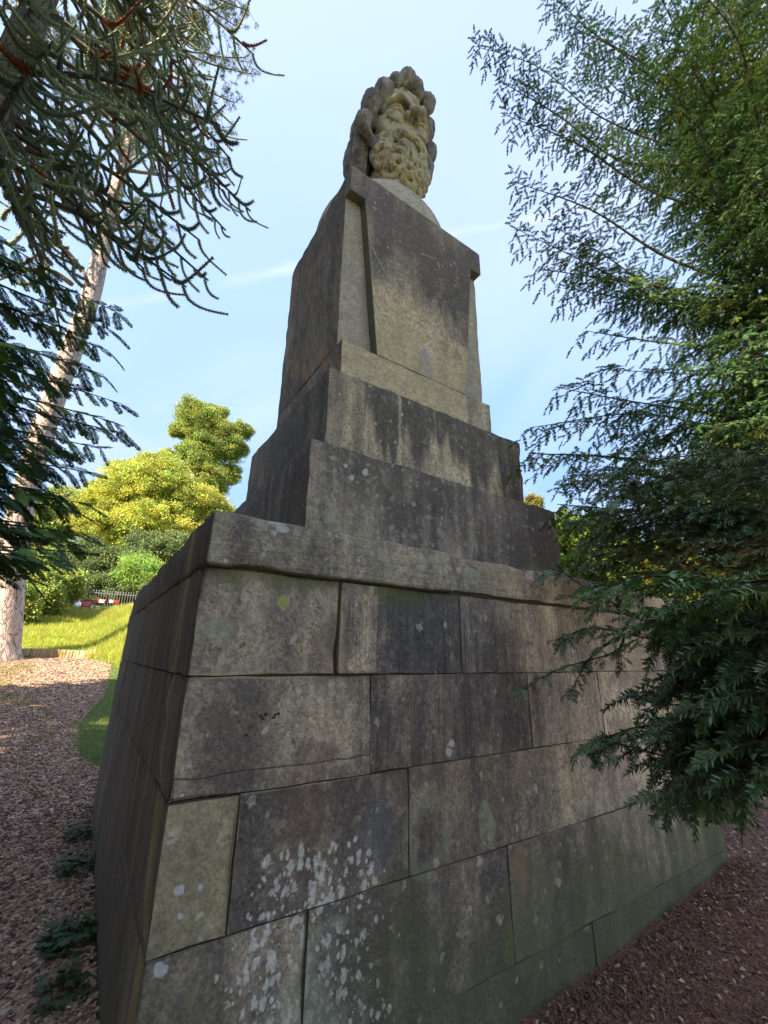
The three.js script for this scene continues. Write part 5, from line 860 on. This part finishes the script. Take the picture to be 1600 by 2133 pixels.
// ---------------------------------------------------------------- railings, barriers and sign at the top of the bank
{
  const a = at(146, 1264, 26.5), b = at(300, 1264, 26.5), t = thing('iron_railings', 'thin grey iron railings running in front of the dark shrubs', 'railings', V(a.x, 0, a.z)), m = new THREE.MeshStandardMaterial({ color: 0x8d8a88, roughness: 0.5, metalness: 0.4 });
  b.y = a.y = Math.max(groundY(a.x, a.z), groundY(b.x, b.z)) - 0.05; const L = a.distanceTo(b), n = Math.round(L / 0.12), H = at(220, 1232, 26.5).y - a.y, barG = new THREE.CylinderGeometry(0.011, 0.011, H, 5); barG.translate(0, H / 2, 0);
  const tip = new THREE.ConeGeometry(0.018, 0.07, 5); tip.translate(0, H + 0.03, 0); const bg = mergeGeometries([barG, tip]);
  for (let i = 0; i <= n; i++) { const p = a.clone().lerp(b, i / n), o = mesh('bar', bg, m, t); o.position.set(p.x - a.x, p.y, p.z - a.z); }
  for (const y of [0.12, H - 0.1]) { const g = new THREE.BoxGeometry(L, 0.035, 0.012); const o = mesh('rail', g, m, t); o.position.set((b.x - a.x) / 2, a.y + y, (b.z - a.z) / 2); o.rotation.y = -Math.atan2(b.z - a.z, b.x - a.x); }
  const red = new THREE.MeshStandardMaterial({ color: 0xd8361c, roughness: 0.5 }), white = new THREE.MeshStandardMaterial({ color: 0xd9d6d2, roughness: 0.5 }), grey = new THREE.MeshStandardMaterial({ color: 0x6b7a78, roughness: 0.6 });
  const barrier = (label, spans, y0, y1, d) => {
    const A = at(spans[0][0], y1, d), g = groundY(A.x, A.z), o = thing('plank_barrier', label, 'barrier', V(A.x, g, A.z), 'red and white plank barriers before the railings'), E = at(spans[spans.length - 1][1], y1, d), top = at(spans[0][0], y0, d).y;
    for (const [p, q, c] of spans) { const s = at(p, y1, d), e = at(q, y1, d), w = s.distanceTo(e), h = top - A.y, pm = mesh('panel', new THREE.BoxGeometry(w - 0.006, h, 0.03), c ? red : white, o); pm.position.set((s.x + e.x) / 2 - A.x, A.y + h / 2 - g, (s.z + e.z) / 2 - A.z); pm.rotation.y = -Math.atan2(e.z - s.z, e.x - s.x); }
    for (const k of [0.15, 0.85]) { const p = A.clone().lerp(E, k), lh = A.y - g + 0.15, leg = mesh('leg', new THREE.BoxGeometry(0.035, lh, 0.035), grey, o); leg.position.set(p.x - A.x, lh / 2 - 0.05, p.z - A.z - 0.045); }
  };
  barrier('red and white plank barrier just right of the red sign', [[195.8, 205.4, 1], [205.4, 217.7, 0], [217.7, 220.5, 1]], 1247.5, 1254.5, 25.5);
  barrier('white and red plank barrier nearest the plinth edge', [[226.7, 235.5, 0], [235.5, 246, 1]], 1249, 1255.5, 25.6);
  barrier('small red-ended plank barrier left of the red sign', [[149, 157, 0], [157, 167, 1]], 1243.5, 1250, 25.8);
  // the red notice, its two lines of white capitals too small to read in full
  const s0 = at(167.7, 1264, 25.2), s1 = at(188.5, 1264, 25.2), sh = at(178, 1249.8, 25.2).y - s0.y, sw = s0.distanceTo(s1), g = groundY(s0.x, s0.z), sg = thing('notice_sign', 'red notice board with white capitals standing on the bank', 'sign', V((s0.x + s1.x) / 2, g, s0.z));
  const cv = document.createElement('canvas'); cv.width = 256; cv.height = 176; const cx = cv.getContext('2d'); cx.fillStyle = '#c01a30'; cx.fillRect(0, 0, 256, 176); cx.fillStyle = '#f2e9e9'; cx.textAlign = 'center'; cx.font = 'bold 46px sans-serif'; cx.fillText('FOOTPATH', 128, 82); cx.fillText('CLOSED', 128, 140);
  const tx = new THREE.CanvasTexture(cv); tx.colorSpace = THREE.SRGBColorSpace; const face = new THREE.MeshStandardMaterial({ map: tx, roughness: 0.45 }), edge = new THREE.MeshStandardMaterial({ color: 0xa01828, roughness: 0.5 });
  const pl = mesh('board', new THREE.BoxGeometry(sw, sh, 0.02), [edge, edge, edge, edge, face, edge], sg); pl.position.y = s0.y - g + sh / 2;
  for (const k of [-1, 1]) { const lh = Math.max(0.2, s0.y - g + sh), leg = mesh('leg', new THREE.CylinderGeometry(0.014, 0.014, lh, 6), grey, sg); leg.position.set(k * sw * 0.4, lh / 2 - 0.04, -0.03); }
}
// ---------------------------------------------------------------- upright setts edging the path below the bank
{
  const t = thing('path_edging', 'row of short pale upright setts edging the path below the grassy bank', 'edging', V(-1.4, groundY(-1.4, -17.3), -17.3)), r = rng(5), sm = [0xb9a27c, 0xa8906a, 0xc4b08c].map(c => new THREE.MeshStandardMaterial({ color: c, roughness: 0.95, bumpMap: restP.bump, bumpScale: 0.006 }));
  const gs = [1, 2, 3].map(k => { const g = new THREE.CylinderGeometry(0.062, 0.068, 0.34, 8, 2); const p = g.attributes.position; for (let i = 0; i < p.count; i++) { const s = 1 + 0.12 * vn(p.getX(i) * 30 + k, p.getY(i) * 9, p.getZ(i) * 30); p.setXYZ(i, p.getX(i) * s, p.getY(i) + (p.getY(i) > 0.1 ? 0.02 * vn(p.getX(i) * 40, k, 1) : 0), p.getZ(i) * s); } g.computeVertexNormals(); return g; });
  for (let i = 0; i < 23; i++) { const q = i / 22, x = mix(-1.55, 0.32, q), z = -17.28 + 0.25 * q * q, o = mesh('sett', gs[i % 3], sm[(r() * 3) | 0], t); o.position.set(x - t.position.x, groundY(x, z) + 0.06 - t.position.y, z - t.position.z); o.rotation.set((r() - 0.5) * 0.12, r() * 6, (r() - 0.5) * 0.16); }
}
// ---------------------------------------------------------------- grass
function tuft(seed, n, h, w, lean) { const mb = new MB(), r = rng(seed); for (let i = 0; i < n; i++) { const a = r() * 6.283, q = lean * (0.3 + r()), d = V(Math.cos(a) * q, 1, Math.sin(a) * q).normalize(), b = V((r() - 0.5) * 0.1, 0, (r() - 0.5) * 0.1), nn = V(Math.cos(a), -q, Math.sin(a)).normalize(); blade(mb, b, d, d.clone().cross(nn).normalize(), h * (0.5 + 0.7 * r()), w, 2, -0.35 * r(), nn.multiplyScalar(1)); } return mb.geo(); }
{
  const r = rng(301), bank = group3(), near = group3(), seedheads = group3();
  for (let i = 0; i < 60000; i++) {
    const s = 11 + 17 * Math.sqrt(r()), x = mix(-0.16 * s - 1, 3.4, r()), z = -s; if (bankField(x, s) < 0.05 + 0.25 * vn(x * 3, z * 3, 1)) continue; const n = fbm(x * 0.7, z * 0.7, 4, 3), k = 0.8 + 0.5 * r();
    bank[(r() * 3) | 0].put(V(x, groundY(x, z) - 0.01, z), V(r() - 0.5, 0, r() - 0.5), UP, k, k * (0.9 + 0.5 * n), k, tone(r() < 0.15 + 0.4 * Math.max(0, n) + 0.3 * ss(22, 26, s) ? [0.66, 0.56, 0.19] : [0.53, 0.58, 0.10], r, 0.3));
  }
  for (let i = 0; i < 60000; i++) {
    const s = 2.5 + 15 * r(), x = mix(-0.12 * s - 0.8, 1.3, r()), z = -s; if (x > 0.33 && s < 6.2 || bankField(x, s) > 0.1) continue; const pr = pathRight(s), n = fbm(x * 1.4, z * 1.4, 9, 3);
    const edge = x > pr - 0.04 + 0.12 * n && s > 6.3 + 1.6 * r() * r() + n, left = (ss(-0.3, 0.3, n) > r()) && s > 8.2 && x < -0.115 * s + 0.75 + 0.2 * vn(z, 1, 1) ; if (!edge && !left) continue; const k = (left ? 0.5 : 0.36) * (0.5 + 0.8 * r());
    near[(r() * 3) | 0].put(V(x, groundY(x, z) - 0.005, z), V(r() - 0.5, 0, r() - 0.5), UP, k, k * (left ? 0.6 : 0.8), k, tone(left ? [0.30, 0.29, 0.075] : [0.27, 0.34, 0.095], r, 0.35));
  }
  const gm = leafMat(0.75, 0.4, 0.4), gs = [1, 2, 3].map(k => tuft(k, 11, 0.30, 0.011, 0.55)), gs2 = [4, 5, 6].map(k => tuft(k, 16, 0.22, 0.005, 0.7));
  const put = (name, label, list, geos) => list.forEach((c, i) => tag(c.build(name, geos[i], gm), label[i], 'grass', null, 'stuff'));
  put('bank_grass', ['long sunlit grass covering the bank beyond the path', 'long sunlit grass covering the bank beyond the path', 'long sunlit grass covering the bank beyond the path'], bank, gs);
  put('path_grass', ['short green grass along the path edge beside the plinth', 'short green grass along the path edge beside the plinth', 'short green grass along the path edge beside the plinth'], near, gs2);
}
// ---------------------------------------------------------------- bark chips, fallen needles and leaves
{
  const r = rng(402), chipG = [1, 2, 3].map(k => { const q = rng(k + 70), g = new THREE.BoxGeometry(0.034, 0.005, 0.011, 2, 1, 1), p = g.attributes.position; for (let i = 0; i < p.count; i++) { const x = p.getX(i), h = hash2(Math.round(x * 1e4), Math.round(p.getZ(i) * 1e4), k); p.setXYZ(i, x + (h - 0.5) * 0.008, p.getY(i) + (Math.abs(x) < 0.005 ? 0.003 : 0), p.getZ(i) * (0.5 + h)); } g.computeVertexNormals(); return g; });
  const chips = group3(), cm = new THREE.MeshStandardMaterial({ color: 0xffffff, roughness: 0.95 });
  for (let i = 0; i < 90000; i++) {
    const s = 1.4 + 15.5 * Math.pow(r(), 1.7), z = -s, x = mix(-0.12 * s - 0.35, Math.min(1.2, pathRight(s) + 0.06), r()); if (x > 0.36 && s < 6.1 || bankField(x, s) > -0.1) continue; const k = (0.55 + 0.9 * r()) * (1 + 0.05 * s);
    const c = r() < 0.18 ? [0.56, 0.41, 0.28] : r() < 0.32 ? [0.18, 0.10, 0.07] : [0.41, 0.26, 0.175];
    chips[(r() * 3) | 0].put(V(x, groundY(x, z) + 0.010 + 0.012 * r(), z), V(r() - 0.5, (r() - 0.5) * 0.35, r() - 0.5), UP.clone().addScaledVector(rv(r, 0.35), 1), k, k, k, tone(c, r, 0.3));
  }
  chips.forEach((c, i) => tag(c.build('bark_chips', chipG[i], cm), 'loose brown bark chips strewn over the path left of the plinth', 'bark chips', null, 'stuff'));
  const needleG = (() => { const mb = new MB(); blade(mb, V(-0.5, 0, 0), V(1, 0, 0), V(0, 0, 1), 1, 0.03, 3, 0.15, UP); return mb.geo(); })(), leafG = clusterGeo(8, 1, 0.001, 0.04, 0.013), nee = new Copies(), lv = new Copies(), cp = new Copies();
  const inside = (x, z) => x > B.xl - 0.15 && x < B.xr + 0.02 && z < B.zf + 0.1 && z > B.zb;
  for (let i = 0; i < 75000; i++) {
    const x = mix(1.9, 8.5, Math.pow(r(), 1.1)), z = mix(-4.0, 0.0, r()); if (inside(x, z)) continue; const p = V(x, groundY(x, z) + 0.010 + 0.014 * r(), z), q = r(), f = V(r() - 0.5, (r() - 0.5) * 0.3, r() - 0.5), u = UP.clone().addScaledVector(rv(r, 0.5), 1);
    if (q < 0.62) { const L = 0.03 + 0.06 * r() * r(); nee.put(p, f, u, L, L, Math.max(0.045, L) * 1.2, tone([0.46, 0.24, 0.14], r, 0.5)); } else if (q < 0.70) lv.put(p, f, u, 0.6 + 0.6 * r(), 1, 0.8 + 0.6 * r(), tone([0.44, 0.29, 0.17], r, 0.4)); else { const k = 0.35 + 0.5 * r(); cp.put(p, f, u, k, k, k, tone([0.22, 0.11, 0.07], r, 0.4)); }
  }
  for (let i = 0; i < 5200; i++) {   // litter banked against the foot of the wall
    const q = r() * r(), x = mix(2.2, 5.0, r()), z = B.zf + 0.045 + 0.30 * q, p = V(x, groundY(x, z) + 0.012 + 0.05 * (1 - q) * r() * (0.5 + 0.5 * vn(x * 5, 1, 1)), z), f = V(r() - 0.5, (r() - 0.5) * 0.5, r() - 0.5), u = UP.clone().addScaledVector(rv(r, 0.7), 1), w = r();
    if (w < 0.5) { const L = 0.03 + 0.05 * r(); nee.put(p, f, u, L, L, 0.06, tone([0.36, 0.20, 0.12], r, 0.5)); } else if (w < 0.62) lv.put(p, f, u, 0.8, 1, 1, tone([0.36, 0.24, 0.14], r, 0.4)); else { const k = 0.35 + 0.6 * r(); cp.put(p, f, u, k, k, k, tone([0.17, 0.09, 0.055], r, 0.4)); }
  }
  const lm = new THREE.MeshStandardMaterial({ color: 0xffffff, roughness: 0.9, side: THREE.DoubleSide });
  tag(nee.build('fallen_needles', needleG, lm), 'rust-brown fallen needles carpeting the ground right of the plinth', 'needle litter', null, 'stuff');
  tag(lv.build('fallen_leaves', leafG, lm), 'small pale dry leaves scattered among the needles right of the plinth', 'leaf litter', null, 'stuff'); tag(cp.build('litter_crumbs', chipG[1], cm), 'dark bark crumbs among the needles right of the plinth', 'litter', null, 'stuff');
}
// ---------------------------------------------------------------- weeds at the foot of the left flank
{
  const m = leafMat(0.55, 0.25, 0.5), mk = (seed, n, R, sz) => { const mb = new MB(), st = new MB(), r = rng(seed); for (let i = 0; i < n; i++) { const a = r() * 6.283, q = R * Math.sqrt(r()), p = V(Math.cos(a) * q, 0.02 + 0.14 * r() * (1 - 0.4 * q / R), Math.sin(a) * q * 1.3); st.tube([V(p.x * 0.3, 0, p.z * 0.3), p], k => 0.0014, 3, 0, false);
      const d = V(Math.cos(a + r() - 0.5), 0.2 - 0.5 * r(), Math.sin(a + r() - 0.5)).normalize(), s = d.clone().cross(UP).normalize(), nn = s.clone().cross(d), L = sz * (0.7 + 0.6 * r());
      const c = mb.v(p.x, p.y, p.z), pts = [[0.12, 0.42], [0.45, 0.55], [0.55, 0.28], [1, 0.0], [0.55, -0.28], [0.45, -0.55], [0.12, -0.42]].map(([u, w]) => { const e = p.clone().addScaledVector(d, L * u).addScaledVector(s, L * w).addScaledVector(nn, -0.12 * L * Math.abs(w) - 0.1 * L * u * u); return mb.v(e.x, e.y, e.z); }); for (let k = 0; k < 6; k++) mb.tri(c, pts[k], pts[k + 1]); }
    return [mb.geo(), st.geo()]; };
  const lab = ['small ivy clump highest up the left foot of the plinth', 'second ivy clump down, against the left foot of the plinth', 'broadest ivy clump halfway down the left foot of the plinth', 'low straggling ivy clump below the broadest one', 'ivy clump nearest the viewer at the bottom left of the plinth'];
  [[0.26, -5.15, 0.09, 60], [0.25, -4.55, 0.11, 80], [0.23, -3.55, 0.12, 130], [0.22, -3.1, 0.09, 60], [0.20, -2.3, 0.08, 40]].forEach(([x, z, R, n], i) => {
    const y = groundY(x, z), t = thing('ivy_clump', lab[i], 'ivy', V(x, y, z), 'ivy clumps at the foot of the plinth'), [lg, sg] = mk(i + 40, n, R, 0.05); mesh('leaves', lg, m.clone(), t).material.color.setRGB(0.045 + 0.02 * (i % 2), 0.105, 0.03); t.children[0].userData.kind = 'stuff'; mesh('stems', sg, twigMat, t);
  });
}
{ let n = 0, tri = 0; scene.traverse(o => { if (o.isInstancedMesh) n += o.count; else if (o.isMesh) tri += (o.geometry.index || o.geometry.attributes.position).count / 3; }); console.log('instances', n, 'triangles', tri); }
cleanup();
renderer.render(scene, camera);
